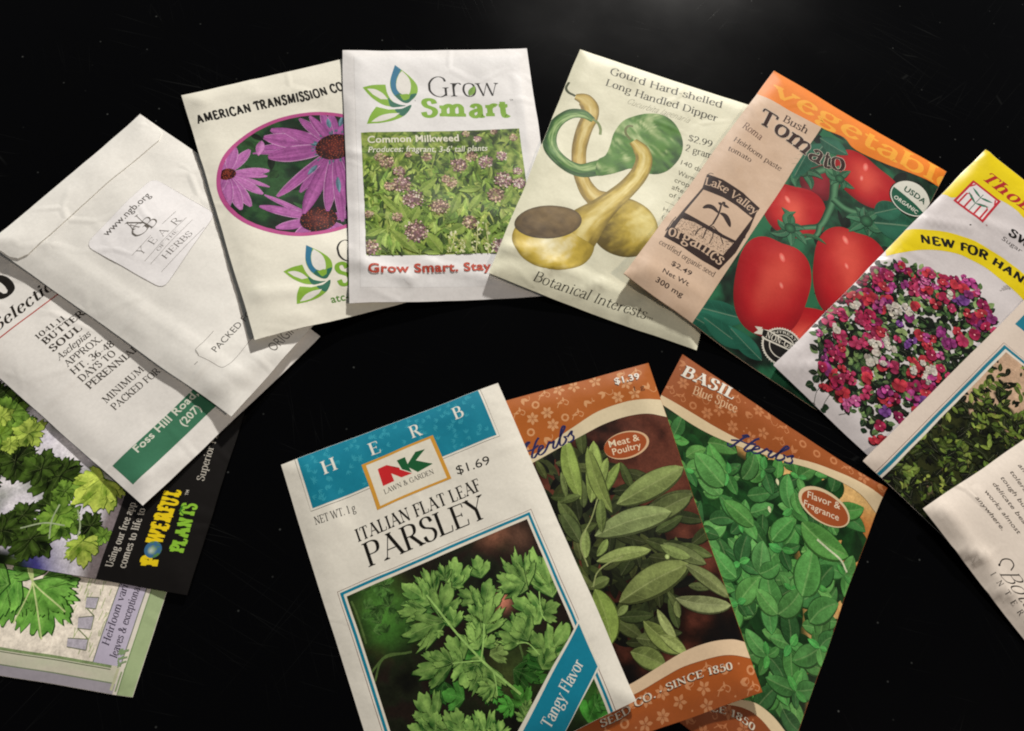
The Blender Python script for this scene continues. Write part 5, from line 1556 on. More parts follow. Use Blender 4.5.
a.text('NEW FOR HANGING', None, None, 4.4, BLACK, weight=.27, contrast=.82, serif=0, path=[(8.84, 73.59), (15.00, 68.51), (20.96, 63.88), (26.58, 60.33), (32.69, 57.20), (39.86, 55.83), (46.77, 55.04), (53.74, 54.46), (62.61, 54.36), (71.36, 56.16)])
a.done()
a = pk.part('flower_photo')
r = rnd(31)
reg = [(2.51, 150.16), (-0.65, 141.97), (-1.37, 128.41), (0.01, 110.89), (2.23, 98.41), (8.99, 87.80), (20.29, 81.68), (29.66, 77.29), (41.53, 72.13), (54.32, 78.42), (65.54, 101.61), (64.08, 122.20), (60.22, 133.88), (55.62, 146.24), (51.12, 158.30), (51.26, 168.54), (48.19, 170.22), (42.33, 168.04), (35.69, 164.82), (28.66, 169.17), (20.94, 170.68), (15.53, 171.36), (13.42, 162.42), (8.78, 158.19)]
dark = ['#16241a', '#1f3322', '#2a452c', '#0f1712']; fol = ['#3a5c36', '#4c7044', '#2b4830', '#678a58', '#22382a', '#7d9c6a']
for p in scatter(r, (np.array(reg) - np.array(reg).mean(0)) * .93 + np.array(reg).mean(0), 300, 2.2):
    a.poly(a.ellipse(p, r.uniform(1.8, 2.8), r.uniform(1.6, 2.6), r.uniform(0, 90), n=9), jit(C('#17211a'), r, .3))
for p in scatter(r, reg, 900, .8):
    an = r.uniform(0, 6.3); Ln = r.uniform(2.0, 4.6)
    leaf(a, p, p + np.array([math.cos(an), math.sin(an)]) * Ln, Ln * .6, jit(C(r.choice(dark + fol)), r), rng=r, vein=Ln > 3.3)
def bloom(c, R, col, hi):
    c = np.array(c, float); n = r.choice([3, 4, 4, 5]); rot = r.uniform(0, 6.3); sq = r.uniform(.55, 1); rt = r.uniform(0, 3.14)
    for k in range(n):
        an = rot + k * 2 * math.pi / n + r.uniform(-.25, .25)
        v = np.array([math.cos(an), math.sin(an)]) * R * r.uniform(.8, 1.1)
        cr, sr_ = math.cos(rt), math.sin(rt); u = np.array([cr * v[0] + sr_ * v[1], (-sr_ * v[0] + cr * v[1]) * sq]); v = np.array([cr * u[0] - sr_ * u[1], sr_ * u[0] + cr * u[1]])
        b0 = jit(col, r, .22)
        P = c + v * np.linspace(.02, 1, 6)[:, None]
        sd = r.random() * 30
        if k == 0: a.poly(a.ellipse(c + [.2, .45], R * .9, R * .9 * sq, math.degrees(rt), n=12), b0 * .12)
        kk = r.uniform(.55, 1.1)
        a.tube(P, R * np.array([.2, .5, .9, 1.15, 1.0, .45]) * r.uniform(.6, 1.1), lambda s, t: mix(mix(b0 * .35, hi * kk, s * .55 + .4 * (vnoise(t * 3 + sd, s * 3, 7))), b0 * kk, np.abs(t) * .6), 5)
    e = c + [r.uniform(-.2, .2), r.uniform(-.2, .2)]
    if r.random() < .35: a.star(a.ellipse(e, R * .14, R * .12, n=7), e, lambda x, y, q, A: np.broadcast_to(mix(hi, C('#f3e6d8'), .4), x.shape + (3,)), 1)
crim = [('#a30f3c', '#d63e70'), ('#b51a4c', '#e65a8a'), ('#8c0e42', '#bd3474'), ('#bd2038', '#e6525e')]
mag = [('#b0247e', '#e06ab4'), ('#c23a86', '#f08cc0'), ('#8a1f6a', '#b854a0')]
pur = [('#6a2a86', '#a86cc4'), ('#5a2a78', '#8f5aa8')]
wht = [('#d8cfc0', '#f4efe2'), ('#c9c0b4', '#efe8da')]
pal = crim * 3 + mag * 2 + pur
for p in scatter(r, reg, 75, 5.0):
    if fbm(p[0] / 7, p[1] / 7, 91, 2) < .40: continue
    c = r.choice(pal)
    for k in range(r.choice([3, 4, 5])):
        q = p + [r.gauss(0, 2.6), r.gauss(0, 2.6)]; c2 = c if r.random() < .75 else r.choice(pal)
        bloom(q, r.uniform(2.0, 3.7), C(c2[0]), C(c2[1]))
for p in scatter(r, reg, 85, 4.0):
    an = r.uniform(0, 6.3); Ln = r.uniform(1.4, 3.2)
    leaf(a, p, p + np.array([math.cos(an), math.sin(an)]) * Ln, Ln * .62, jit(C(r.choice(fol)), r), rng=r, hi=C('#7f9f6a'), vein=Ln > 2.5)
for p in scatter(r, reg, 46, 5.0):
    c = r.choice(crim * 2 + mag); bloom(p, r.uniform(2.0, 3.4), C(c[0]), C(c[1]))
for ctr, n, sp in (((23.11, 113.14), 9, 42), ((27.34, 131.22), 11, 50), ((29.00, 139.95), 6, 34), ((45.58, 127.92), 9, 42), ((7.88, 140.75), 2, 12), ((32.21, 87.14), 2, 14), ((6.89, 125.76), 2, 10)):
    for k in range(n):
        an = r.uniform(0, 6.3); p = np.array(ctr) + np.array([math.cos(an), math.sin(an)]) * 0.1325 * sp * r.random() ** .5
        c = r.choice(wht); bloom(p, r.uniform(1.5, 2.3), C(c[0]), C(c[1]))
for ctr, c in (((22.28, 127.15), crim[3]), ((18.31, 140.50), crim[1]), ((25.82, 117.12), pur[0]), ((34.03, 122.66), pur[0]), ((38.02, 113.19), mag[0]), ((45.23, 155.97), pur[0]), ((44.88, 148.24), crim[0]), ((26.06, 156.44), crim[1]), ((22.40, 161.55), crim[0]), ((13.64, 115.82), mag[1]), ((34.58, 119.09), pur[0]), ((47.44, 115.27), mag[1]), ((14.37, 161.69), crim[0]), ((8.94, 101.33), crim[1]), ((21.90, 84.14), crim[1]), ((27.37, 83.17), crim[3]), ((31.64, 80.37), crim[3])):
    bloom(ctr, r.uniform(2.2, 3.1), C(c[0]), C(c[1]))
for b, t, w in (((16.72, 169.97), (14.70, 173.26), 28), ((16.35, 169.46), (15.68, 165.51), 26), ((22.68, 176.04), (21.46, 178.31), 18), ((25.39, 174.73), (27.74, 172.94), 22), ((25.36, 175.68), (28.03, 175.32), 20), ((41.33, 165.63), (42.04, 169.24), 22), ((43.43, 168.57), (44.42, 170.95), 22), ((17.71, 170.70), (18.18, 172.95), 22)):
    leaf(a, b, t, 0.1325 * w, C('#22402a'), rng=r)
for s in ([(19.47, 168.66), (19.75, 172.06), (22.28, 176.49)], [(24.14, 166.99), (24.74, 171.83), (25.75, 175.22)], [(39.52, 164.11), (42.73, 167.60)], [(29.61, 164.44), (34.01, 168.52), (32.33, 172.21)]):
    a.line(smooth_path(s, 4), .2, C('#2c3a24'))
a.done(M_photo)

# ================================================================ thyme packet
pk = Packet('seed_packet', 'white bordered packet with small dark green leaves inside a teal line frame',
            'seed packet', GRP, FR['thyme'], '#d8cabc', M_gloss, thick=1.0, seed=20, relax=120, lifts=(0, 0, 0, .8), edge=4)
cn = np.array((7.02, 31.32)); bl_ = np.array((8.91, 122.05))
xt = (cn[0] + bl_[0]) / 2; yt = cn[1]
rm = pk.W - xt
a = pk.part('frame_lines')
a.line([(xt - 1.7, pk.H), (xt - 1.7, yt - 1.7), (rm + 1.7, yt - 1.7), (rm + 1.7, pk.H)], .18, C('#6a4a3c'))
a.poly([(xt - .9, yt - .9), (rm + .9, yt - .9), (rm + .9, pk.H), (xt - .9, pk.H)], C('#18768c'))
a.poly([(xt + .5, yt + .5), (rm - .5, yt + .5), (rm - .5, pk.H), (xt + .5, pk.H)], C('#dcd5c8'))
a.done()
x0, y0, x1, y1 = xt + 1.6, yt + 1.6, rm - 1.6, pk.H
a = pk.part('thyme_photo', clip=[(x0, y0), (x1, y0), (x1, y1 + 2), (x0, y1 + 2)])
def tb(X, Y):
    g_ = sprig_bg(['#0b0e08', '#141a0c', '#232c14', '#343c1c'], 2.2, 50)(X, Y)
    w_ = mix(C('#b5957a'), C('#c9ad92'), fbm(X / 5, Y / 5, 60))
    s_ = np.clip((fbm(X / 6.5, Y / 6.5, 55, 3) - .47 + np.clip((y0 + 26 - Y) / 50, -.25, .5)) * 9, 0, 1)
    return mix(g_, w_, s_)
a.panel(x0, y0, x1, y1, tb, .8)
r = rnd(44)
tg = ['#26341a', '#1d2814', '#3a4f1e', '#4f6a2a', '#27361a', '#1a2413', '#5f7a34', '#7a9248', '#303f1e']
for i in range(55):
    p = np.array([r.uniform(x0, x1), r.uniform(y0 + 8, y1 + 4)]); an = -math.pi / 2 + r.gauss(0, .8); Ln = r.uniform(8, 22)
    n_ = int(Ln / 1.7); q = p.copy(); P = [q.copy()]; dv = an
    for k in range(n_):
        dv += r.gauss(0, .12); q = q + np.array([math.cos(dv), math.sin(dv)]) * 1.7; P.append(q.copy())
    a.line(np.array(P), .32, C(r.choice(['#5a4a2c', '#6f6a38', '#3c3a20'])))
    ton = r.choice(tg)
    for k, q in enumerate(P[1:]):
        if q[1] < y0 + 1 + r.random() * 6: break
        for sg in (-1, 1):
            e = dv + sg * r.uniform(.6, 1.2); l_ = r.uniform(2.4, 4.6)
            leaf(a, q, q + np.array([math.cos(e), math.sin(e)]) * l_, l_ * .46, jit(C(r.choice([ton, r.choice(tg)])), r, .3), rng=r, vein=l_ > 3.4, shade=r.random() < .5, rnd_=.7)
for i in range(1100):
    p = np.array([r.uniform(x0, x1), y0 + (y1 + 2 - y0) * r.random() ** .85]); an = r.uniform(0, 6.3); l_ = r.uniform(2.2, 5.0)
    if fbm(p[0] / 6.5, p[1] / 6.5, 55, 3) > .55 and p[1] < y0 + 24: continue
    leaf(a, p, p + np.array([math.cos(an), math.sin(an)]) * l_, l_ * .43, jit(C(r.choice(tg + ['#161d10', '#202a16', '#11160c'])), r, .25), rng=r, vein=l_ > 4, shade=r.random() < .4, rnd_=.7)
a.done(M_photo)
a = pk.part('header_print')
a.rect(4.2, 0, pk.W - 4.2, 17, C('#18768c'))
a.done()

# ================================================================ white packet, right edge
pk = Packet('seed_packet', 'white packet back with small grey italic text, cut by the right photo edge',
            'seed packet', GRP, FR['bi'], '#eadfd2', M_matte, thick=1.5, seed=22, relax=110, waves=.12, edge=3.5, lifts=(0, 0, 0, 1.5), bulge=[(44, 70, 26, 34, .7)],
            creases=[(20, 125, 26, 118, .5, 2.2), (38, 125, 43, 117, .4, 2), (2, 119, 86, 120, .4, 3)])
a = pk.part('care_lettering')
t = C('#4c433c')
for s, p, q in (('anywhere.', (7.12, 104.56), (22.25, 104.87)), ('works almost', (6.92, 99.20), (26.57, 100.21)), ('delicate beauty', (6.38, 93.81), (29.92, 95.29)), ('tough but', (6.17, 88.93), (21.24, 90.02)), ('tolerant,', (6.36, 83.60), (19.94, 84.94)), ('and drought', (6.30, 78.36), (24.24, 80.07)), ('cold hardy', (6.03, 72.84), (22.32, 74.82))):
    a.text(s, p, q, 2.1, t, font='sans', weight=.006, slant=.2)
a.done()
a = pk.part('brand_lettering')
d = C('#2c2520')
a.text('Botanical', (34.02, 118.12), (68.17, 118.91), 7.0, d, weight=.08, contrast=.3, serif=.5, slant=.55)
a.line(smooth_path([(31.60, 115.52), (30.75, 112.82), (32.27, 110.29), (34.63, 110.48), (35.61, 112.94)], 6), .45, d)
a.poly(a.ellipse((31.60, 115.52), .5, .5, n=10), d)
for i, ch in enumerate('INTERESTS'):
    p = np.array((32.82, 121.16)) + (np.array((49.07, 122.02)) - np.array((32.82, 121.16))) * i / 4.0
    u_ = (np.array((49.07, 122.02)) - np.array((32.82, 121.16))); u_ = u_ / np.linalg.norm(u_)
    wd = .5 if ch == 'I' else 1.7
    a.text(ch, p - u_ * wd * .5 + u_ * 0, p + u_ * wd * .5 + u_ * 0, 2.2, d, weight=.12)
a.done()

# ================================================================ herb packets with folk pattern
def script_herbs(a, A, B, h, col):
    """the flowing brush lettering of the herb series"""
    A = np.array(A, float); B = np.array(B, float); u = (B - A) / 94.0; L = np.linalg.norm(B - A)
    up = np.array([u[1], -u[0]]) * 94.0 / L * h / 42.0
    strokes = ([(1, 10), (3, 3), (8, 4), (13, 20), (18, 36), (23, 42), (20, 44), (14, 38)], [(38, 44), (33, 36), (27, 14), (26, 4), (30, 2), (34, 8)], [(3, 19), (14, 24), (27, 22), (37, 27)],
               [(34, 8), (40, 13), (44, 18), (42, 23), (38, 20), (36, 9), (39, 2), (45, 4), (49, 10)], [(49, 10), (53, 20), (55, 23), (57, 18), (62, 20), (60, 10), (61, 3), (65, 4), (68, 10)],
               [(68, 10), (74, 26), (81, 40), (79, 45), (75, 38), (71, 12), (73, 2), (79, 4), (82, 12), (79, 19), (84, 17)], [(84, 15), (90, 23), (92, 24), (91, 17), (94, 10), (93, 3), (87, 1), (84, 4)])
    for s in strokes:
        P = smooth_path([A + u * (x + y * .22) + up * y for x, y in s], 6)
        d = np.gradient(P, axis=0); d /= np.maximum(np.linalg.norm(d, axis=1, keepdims=True), 1e-9)
        w = h * (.055 + .085 * np.abs(d @ np.array([u[0] * .3 + up[0], u[1] * .3 + up[1]]) / np.linalg.norm([u[0] * .3 + up[0], u[1] * .3 + up[1]])))
        a.tube(P, w, lambda q, t: np.broadcast_to(np.asarray(col, float), q.shape + (3,)), 2)

pk = Packet('seed_packet', 'BASIL herb packet with bright green leaves under a rust brown patterned band',
            'seed packet', GRP, FR['basil'], '#a8562a', M_gloss, thick=.9, seed=23, relax=80, edge=4, lifts=(.3, .8, 0, 0), bulge=[(50, 80, 26, 26, .9)])
a = pk.part('basil_photo')
def bb(X, Y):
    c = sprig_bg(['#a8602c', '#b9763a', '#cf9a58', '#d9b070'], 9, 61)(X, Y)
    g_ = sprig_bg(['#0c2410', '#173a1a', '#1f5224'], 4, 62)(X, Y)
    return mix(c, g_, np.clip((80 - X + (Y - 50) * .5) / 6, 0, 1) * np.clip((Y - 20) / 4, 0, 1))
a.panel(0, 0, pk.W, pk.H, bb, 1.2)
r = rnd(17)
bc = ['#3d8040', '#4a9049', '#32733a', '#569a52', '#2a6432', '#438644']
def sprig(c, R, n=5, rot=0, cols=bc):
    c = np.array(c, float)
    for k in range(n):
        an = rot + k * 2 * math.pi / n + r.uniform(-.25, .25); l_ = R * r.uniform(.8, 1.15)
        leaf(a, c + np.array([math.cos(an), math.sin(an)]) * R * .06, c + np.array([math.cos(an), math.sin(an)]) * l_, l_ * .62, jit(C(r.choice(cols)), r, .16), rng=r, hi=C('#4fa655'), lo=C('#185426'), fat=.42, bend=r.uniform(-.08, .08))
regb = [(5.10, 35.36), (18.73, 27.65), (33.59, 25.97), (50.57, 17.43), (61.81, 11.14), (76.95, 10.94), (88.53, 19.78), (94.27, 35.26), (92.68, 44.24), (97.23, 56.37), (95.04, 75.43), (92.00, 91.49), (79.22, 105.48), (59.13, 108.09), (29.91, 99.51), (5.13, 69.83)]
for p in scatter(r, regb, 150, 5.0):
    an = r.uniform(0, 6.3); l_ = r.uniform(8, 15)
    leaf(a, p, p + np.array([math.cos(an), math.sin(an)]) * l_, l_ * .7, jit(C(r.choice(['#133e1c', '#0f3016', '#184c22'])), r, .2), rng=r, hi=C('#22602b'), lo=C('#0a2610'), fat=.42, vein=False)
def bleaf(p, an, l_, cc=None, wr=.84):
    b_ = jit(C(cc or r.choice(bc)), r, .2)
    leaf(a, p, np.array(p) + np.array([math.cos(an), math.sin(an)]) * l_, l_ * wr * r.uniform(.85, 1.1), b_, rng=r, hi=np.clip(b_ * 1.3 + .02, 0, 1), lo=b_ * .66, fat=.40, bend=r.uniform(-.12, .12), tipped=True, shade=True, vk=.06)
for p in scatter(r, regb, 130, 6.2):
    an = r.gauss(-1.2, 1.5); bleaf(p, an, r.uniform(8, 13))
for p in scatter(r, regb, 34, 13):
    rot = r.random() * 3.1
    for k in range(4):
        bleaf(p, rot + k * math.pi / 2 + r.uniform(-.35, .35), r.uniform(8, 14) if k % 2 == 0 else r.uniform(5, 9))
    for k in range(2):
        bleaf(p, rot + .8 + k * math.pi + r.uniform(-.4, .4), r.uniform(3, 5.5), '#46a050')
for b, t in (((73.83, 69.47), (64.84, 58.09)), ((74.20, 69.22), (78.98, 55.32)), ((73.83, 69.47), (63.36, 66.07)), ((62.59, 60.42), (59.23, 48.49)), ((62.59, 60.42), (68.00, 51.98)), ((79.92, 57.74), (77.50, 39.01)), ((63.39, 24.00), (69.12, 30.10)), ((55.00, 67.21), (43.27, 62.80)), ((42.89, 31.60), (42.81, 19.40)), ((62.41, 46.28), (67.04, 33.23)), ((70.14, 32.71), (90.87, 32.86)), ((37.55, 38.81), (21.83, 34.34)), ((53.93, 45.69), (39.84, 43.96)), ((85.73, 64.31), (93.70, 51.24))):
    b, t = np.array(b), np.array(t); d_ = t - b
    bleaf(b, math.atan2(d_[1], d_[0]), np.hypot(*d_), r.choice(['#4a9049', '#418344', '#559c55']))
a.line(smooth_path([(77.87, 34.87), (83.53, 35.63), (88.80, 36.24), (92.61, 38.80)], 5), .8, C('#c9d2b4'))
for p in ((56.13, 35.03), (54.93, 23.09)):
    leaf(a, p, np.array(p) + [1.6, 2.2], 1.3, C('#e0dcae'), rng=r, vein=False)
a.done(M_photo)
def up_pts(): return [(119.87, 21.39), (125.24, 21.01), (129.34, 20.73), (135.68, 19.29), (143.29, 16.59), (148.78, 15.31), (153.10, 15.19), (156.80, 15.74)]
UP = smooth_path([(-5.27, 21.63), (-1.02, 21.36), (14.81, 20.52), (27.81, 19.34), (45.50, 15.76), (67.31, 7.88), (83.17, 4.23), (95.19, 4.03), (106.73, 5.89)], 5)
LO = smooth_path([(-3.60, 25.00), (1.00, 24.76), (14.23, 24.90), (28.47, 22.93), (50.68, 16.26), (68.27, 10.58), (84.50, 8.18), (95.60, 11.16), (106.63, 14.96)], 5)
a = pk.part('patterned_band')
a.poly(np.array([(0, 0), (pk.W, 0), (pk.W, UP[-1][1])] + [tuple(p) for p in UP[::-1]] + [(0, UP[0][1])]), C('#9a501e'))
upf = lambda x: np.interp(x, UP[:, 0], UP[:, 1])
flower_pattern(a, rnd(3), 1, 1, pk.W - 1, 40, C('#bd7a4c'), 60, lambda x, y: y < upf(x) - 2.0)
a.done()
a = pk.part('cream_swoosh')
a.poly(np.concatenate([UP, LO[::-1]]), C('#dcc7a0'))
a.done()
a = pk.part('title_lettering')
a.text('BASIL', (3.24, 9.04), (26.49, 4.96), 5.2, C('#e6e0d2'), weight=.22, contrast=.35, slant=.2, outline=(C('#1c0d06'), [(-.25, .35)]))
a.text('Blue Spice', (10.73, 13.31), (29.77, 9.21), 3.8, C('#dcb48c'), weight=.15, slant=.1)
script_herbs(a, (31.51, 23.91), (57.85, 14.39), 6.4, C('#232556'))
a.done()
a = pk.part('oval_badge')
oc = np.array((75.67, 21.65))
dv = np.array((83.76, 20.68)) - np.array((67.33, 21.23)); ro = math.degrees(math.atan2(dv[1], dv[0])) - 6
a.poly(a.ellipse(oc, 10.8572, 6.4861, ro, n=36), C('#dcc7a0')); a.poly(a.ellipse(oc + [.4, .25], 9.8702, 5.6401, ro, n=36), C('#a04e22'))
a.text('Flavor &', (68.48, 22.46), (81.67, 18.62), 2.7, C('#e6d6bc'), font='sans', weight=.006)
a.text('Fragrance', (68.30, 26.31), (82.62, 22.99), 2.6, C('#e6d6bc'), font='sans', weight=.006)
a.done()
a = pk.part('bottom_band')
U2 = smooth_path([(56.75, 114.27), (63.30, 108.86), (70.39, 104.31), (77.30, 100.84), (84.10, 100.71), (89.85, 102.14), (95.84, 104.29)], 5); L2 = smooth_path([(57.82, 116.41), (64.22, 110.76), (69.96, 106.79), (75.76, 104.39), (80.97, 104.16), (86.13, 105.41), (92.10, 107.42)], 5)
a.poly(np.concatenate([L2, [(pk.W, L2[-1][1]), (pk.W, pk.H), (0, pk.H), (0, L2[0][1])]]), C('#8a451c'))
l2f = lambda x: np.interp(x, L2[:, 0], L2[:, 1])
flower_pattern(a, rnd(5), 1, pk.H - 30, pk.W - 1, pk.H - 1, C('#b06f46'), 40, lambda x, y: y > l2f(x) + 2)
a.poly(np.concatenate([U2, L2[::-1]]), C('#dcc7a0'))
a.text('SINCE 1850', None, None, 2.2, C('#d9cdb8'), weight=.16, path=[(58.52, 117.82), (65.04, 112.45), (70.72, 110.00), (75.59, 109.09), (80.57, 109.25)], outline=(C('#2a1408'), [(-.15, .2)]))
a.done()

pk = Packet('seed_packet', 'herb packet with long grey green sage leaves and a Meat & Poultry oval',
            'seed packet', GRP, FR['sage'], '#a8562a', M_gloss, thick=1.0, seed=24, relax=110, edge=4, lifts=(0, .4, 2.6, .3), bulge=[(45, 85, 24, 26, 1.0)])
a = pk.part('sage_photo')
a.panel(0, 0, pk.W, pk.H, sprig_bg(['#0d0806', '#1a0f0a', '#34190f', '#5a2d20', '#6c3a2a'], 10, 71), 1.2)
r = rnd(23)
sg_ = ['#5f7340', '#6c8049', '#4f6236', '#788c55', '#3f5030']
regs = [(29.94, 23.89), (45.66, 28.24), (62.99, 37.27), (72.04, 53.65), (77.81, 70.06), (77.43, 86.76), (61.31, 105.19), (53.07, 109.73), (40.45, 108.18), (35.53, 90.27), (29.42, 56.09)]
for p in scatter(r, [(29.94, 23.89), (47.15, 32.87), (52.09, 49.35), (58.80, 59.29), (66.29, 70.64), (67.39, 83.77), (54.98, 96.11), (49.68, 104.02), (38.87, 100.74), (35.53, 90.27), (29.42, 56.09)], 190, 2.6):
    an = r.uniform(-2.4, .4); l_ = r.uniform(7, 15)
    leaf(a, p, p + np.array([math.cos(an), math.sin(an)]) * l_, l_ * .34, jit(C(r.choice(['#26301c', '#1a2014', '#333f24', '#11140d', '#3f4c2a'])), r, .2), rng=r, vein=False)
for p in scatter(r, regs, 56, 5.6):
    an = r.uniform(-2.6, .6); l_ = r.uniform(8, 15)
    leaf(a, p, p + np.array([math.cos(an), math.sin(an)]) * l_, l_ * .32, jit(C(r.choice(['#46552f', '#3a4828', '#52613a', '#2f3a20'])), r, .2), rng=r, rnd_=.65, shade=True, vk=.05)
L_ = (((40.49, 46.06), (41.89, 21.53), 60, '#78944c'), ((43.98, 48.39), (52.11, 25.77), 58, '#7f9a55'), ((46.92, 47.88), (59.48, 36.99), 34, '#6f8a48'), ((45.63, 47.52), (55.45, 33.77), 36, '#7a9452'), ((50.57, 54.28), (48.95, 27.74), 50, '#6f8648'),
      ((35.37, 44.61), (36.27, 33.99), 20, '#5c7040'), ((37.30, 57.06), (32.01, 44.32), 40, '#55683c'), ((35.92, 61.84), (32.08, 49.00), 50, '#4a5c36'), ((66.29, 70.64), (79.70, 82.35), 46, '#5b6c44'), ((65.57, 55.88), (85.71, 56.14), 46, '#4c5a38'),
      ((53.45, 51.75), (83.98, 45.55), 82, '#6f8450'), ((60.98, 61.24), (83.27, 56.82), 70, '#56663e'), ((41.64, 60.91), (73.21, 60.74), 80, '#74895a'), ((64.82, 70.86), (74.55, 78.48), 36, '#6f8650'), ((39.63, 69.94), (60.66, 71.60), 42, '#7c9258'),
      ((43.48, 85.99), (73.06, 80.35), 92, '#6a7c4a'), ((71.70, 80.21), (84.43, 96.47), 48, '#66764c'), ((64.33, 90.60), (83.74, 98.98), 52, '#77855c'), ((45.90, 99.34), (56.51, 104.33), 50, '#55663c'), ((50.09, 94.64), (61.73, 108.62), 62, '#6d8248'),
      ((56.27, 92.25), (59.86, 103.56), 30, '#8ca068'), ((54.74, 100.83), (61.83, 109.48), 34, '#8aa062'), ((42.73, 103.08), (53.32, 110.96), 62, '#6a7f48'), ((36.27, 78.95), (36.98, 98.41), 76, '#76934a'), ((35.21, 78.02), (42.23, 76.98), 36, '#5c7040'),
      ((39.20, 57.60), (36.24, 67.68), 34, '#7b9458'), ((40.15, 68.19), (45.70, 63.38), 26, '#6f884c'), ((41.48, 90.25), (46.19, 88.02), 24, '#6f8650'), ((32.47, 45.12), (40.85, 44.82), 26, '#4f6236'), ((44.53, 60.44), (48.21, 48.25), 34, '#5e7440'), ((64.02, 91.49), (63.34, 97.40), 24, '#66784a'))
for b, t, w, c in L_:
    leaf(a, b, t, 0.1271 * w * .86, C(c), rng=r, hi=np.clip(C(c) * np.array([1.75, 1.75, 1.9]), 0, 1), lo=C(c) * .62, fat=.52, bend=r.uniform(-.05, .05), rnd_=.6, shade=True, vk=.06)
a.line(smooth_path([(35.83, 78.20), (38.42, 73.99), (43.12, 71.84), (49.54, 70.93)], 5), .5, C('#8a9a68')); a.line(smooth_path([(36.01, 70.77), (35.92, 61.84), (42.17, 54.52), (46.92, 47.88)], 5), .5, C('#8a9a68'))
a.star(a.ellipse((65.97, 75.72), .9, .9, n=10), (65.97, 75.72), lambda x, y, R, A: mix(C('#b9d29a'), C('#8aa868'), R), 2)
a.done(M_photo)
a = pk.part('patterned_band')
UPS = smooth_path([(-6.41, 16.27), (3.60, 21.09), (13.80, 24.74), (22.96, 24.80), (31.92, 23.35), (39.29, 20.29), (46.58, 17.86), (57.22, 14.71), (68.16, 13.69), (77.04, 14.92), (84.70, 17.02), (89.04, 19.13)], 5)
LOS = smooth_path([(-7.56, 21.60), (2.56, 25.66), (12.83, 28.68), (22.02, 28.44), (29.58, 26.72), (38.87, 24.40), (49.01, 22.22), (58.48, 20.36), (67.72, 19.73), (75.82, 20.85), (82.85, 23.83), (87.25, 26.38)], 5)
a.poly(np.array([(0, 0), (pk.W, 0), (pk.W, UPS[-1][1])] + [tuple(p) for p in UPS[::-1]] + [(0, UPS[0][1])]), C('#b05f1e'))
ufs = lambda x: np.interp(x, UPS[:, 0], UPS[:, 1])
flower_pattern(a, rnd(13), 1, 1, pk.W - 1, 50, C('#d39a68'), 60, lambda x, y: y < ufs(x) - 2.2)
a.done()
a = pk.part('cream_swoosh')
a.poly(np.concatenate([UPS, LOS[::-1]]), C('#dccdaa'))
a.done()
a = pk.part('title_lettering')
a.text('$1.39', (67.50, 5.43), (78.16, 5.97), 2.9, C('#ece6da'), font='sans', weight=.02, outline=(C('#150b05'), [(-.3, .35)]))
a.text('1 g', (74.22, 10.58), (78.63, 10.76), 2.2, C('#3a1c0c'), font='sans', weight=0)
script_herbs(a, (19.88, 27.14), (44.63, 23.36), 6.6, C('#232556'))
a.done()
a = pk.part('oval_badge')
oc = np.array((64.03, 30.90))
dv = np.array((74.09, 30.56)) - np.array((54.70, 30.37)); ro = math.degrees(math.atan2(dv[1], dv[0]))
a.poly(a.ellipse(oc + [.3, .1], 9.2610, 5.4783, ro, n=36), C('#d8b48c')); a.poly(a.ellipse(oc - [.2, 0], 8.7392, 4.9566, ro, n=36), C('#a34c1c'))
a.text('Meat &', (57.58, 30.14), (69.97, 30.63), 2.8, C('#ecd9b8'), font='sans', weight=.006)
a.text('Poultry', (58.03, 33.46), (69.70, 33.78), 2.7, C('#ecd9b8'), font='sans', weight=.006)
a.done()
a = pk.part('bottom_band')
U2 = smooth_path([(8.91, 109.44), (18.36, 111.77), (28.25, 113.02), (38.70, 112.89), (50.09, 110.49), (61.64, 108.33), (71.18, 108.33), (79.24, 109.86), (83.69, 112.04), (88.24, 114.59)], 5); L2 = smooth_path([(8.05, 112.74), (17.44, 115.08), (29.33, 116.37), (39.74, 116.27), (50.98, 114.20), (60.04, 112.91), (70.80, 113.35), (77.48, 114.71), (83.84, 117.74), (86.99, 119.46)], 5)
a.poly(np.concatenate([L2, [(pk.W, L2[-1][1]), (pk.W, pk.H), (0, pk.H), (0, L2[0][1])]]), C('#a5541e'))
l2f = lambda x: np.interp(x, L2[:, 0], L2[:, 1])
flower_pattern(a, rnd(15), 1, pk.H - 32, pk.W - 1, pk.H - 1, C('#c98a5c'), 40, lambda x, y: y > l2f(x) + 2)
a.poly(np.concatenate([U2, L2[::-1]]), C('#dcc2a0'))
a.text('SEED CO. * SINCE 1850', None, None, 2.3, C('#e3d8c4'), weight=.17, path=[(26.17, 122.54), (33.12, 122.04), (39.87, 120.25), (46.41, 119.37), (54.50, 118.38), (64.62, 118.08), (76.21, 119.01)], outline=(C('#2a1408'), [(-.15, .22)]))
a.done()

# ================================================================ parsley packet
pk = Packet('seed_packet', 'ITALIAN FLAT LEAF PARSLEY packet with a teal header band, in front of the sage packet',
            'seed packet', GRP, FR['parsley'], '#e9e5d8', M_cream, print_material=M_ink, thick=1.1, seed=25, relax=120, edge=4, lifts=(0, 0, 1.4, 0), bulge=[(45, 85, 26, 28, 1.1)],
            creases=[(8, 3, 14, 30, .25, 3)])
te = C('#15809a')
a = pk.part('teal_header')
h0 = np.array((6.03, 0.68)); h1 = np.array((6.07, 20.74))
h2 = np.array((80.24, 0.39)); h3 = np.array((79.11, 19.67))
xl_ = (h0[0] + h1[0]) / 2; xr_ = (h2[0] + h3[0]) / 2; yb = (h1[1] + h3[1]) / 2
a.line([(xl_ - .75, 0), (xl_ - .75, yb + .75), (xr_ + .75, yb + .75), (xr_ + .75, 0)], .16, C('#4d4a40'))
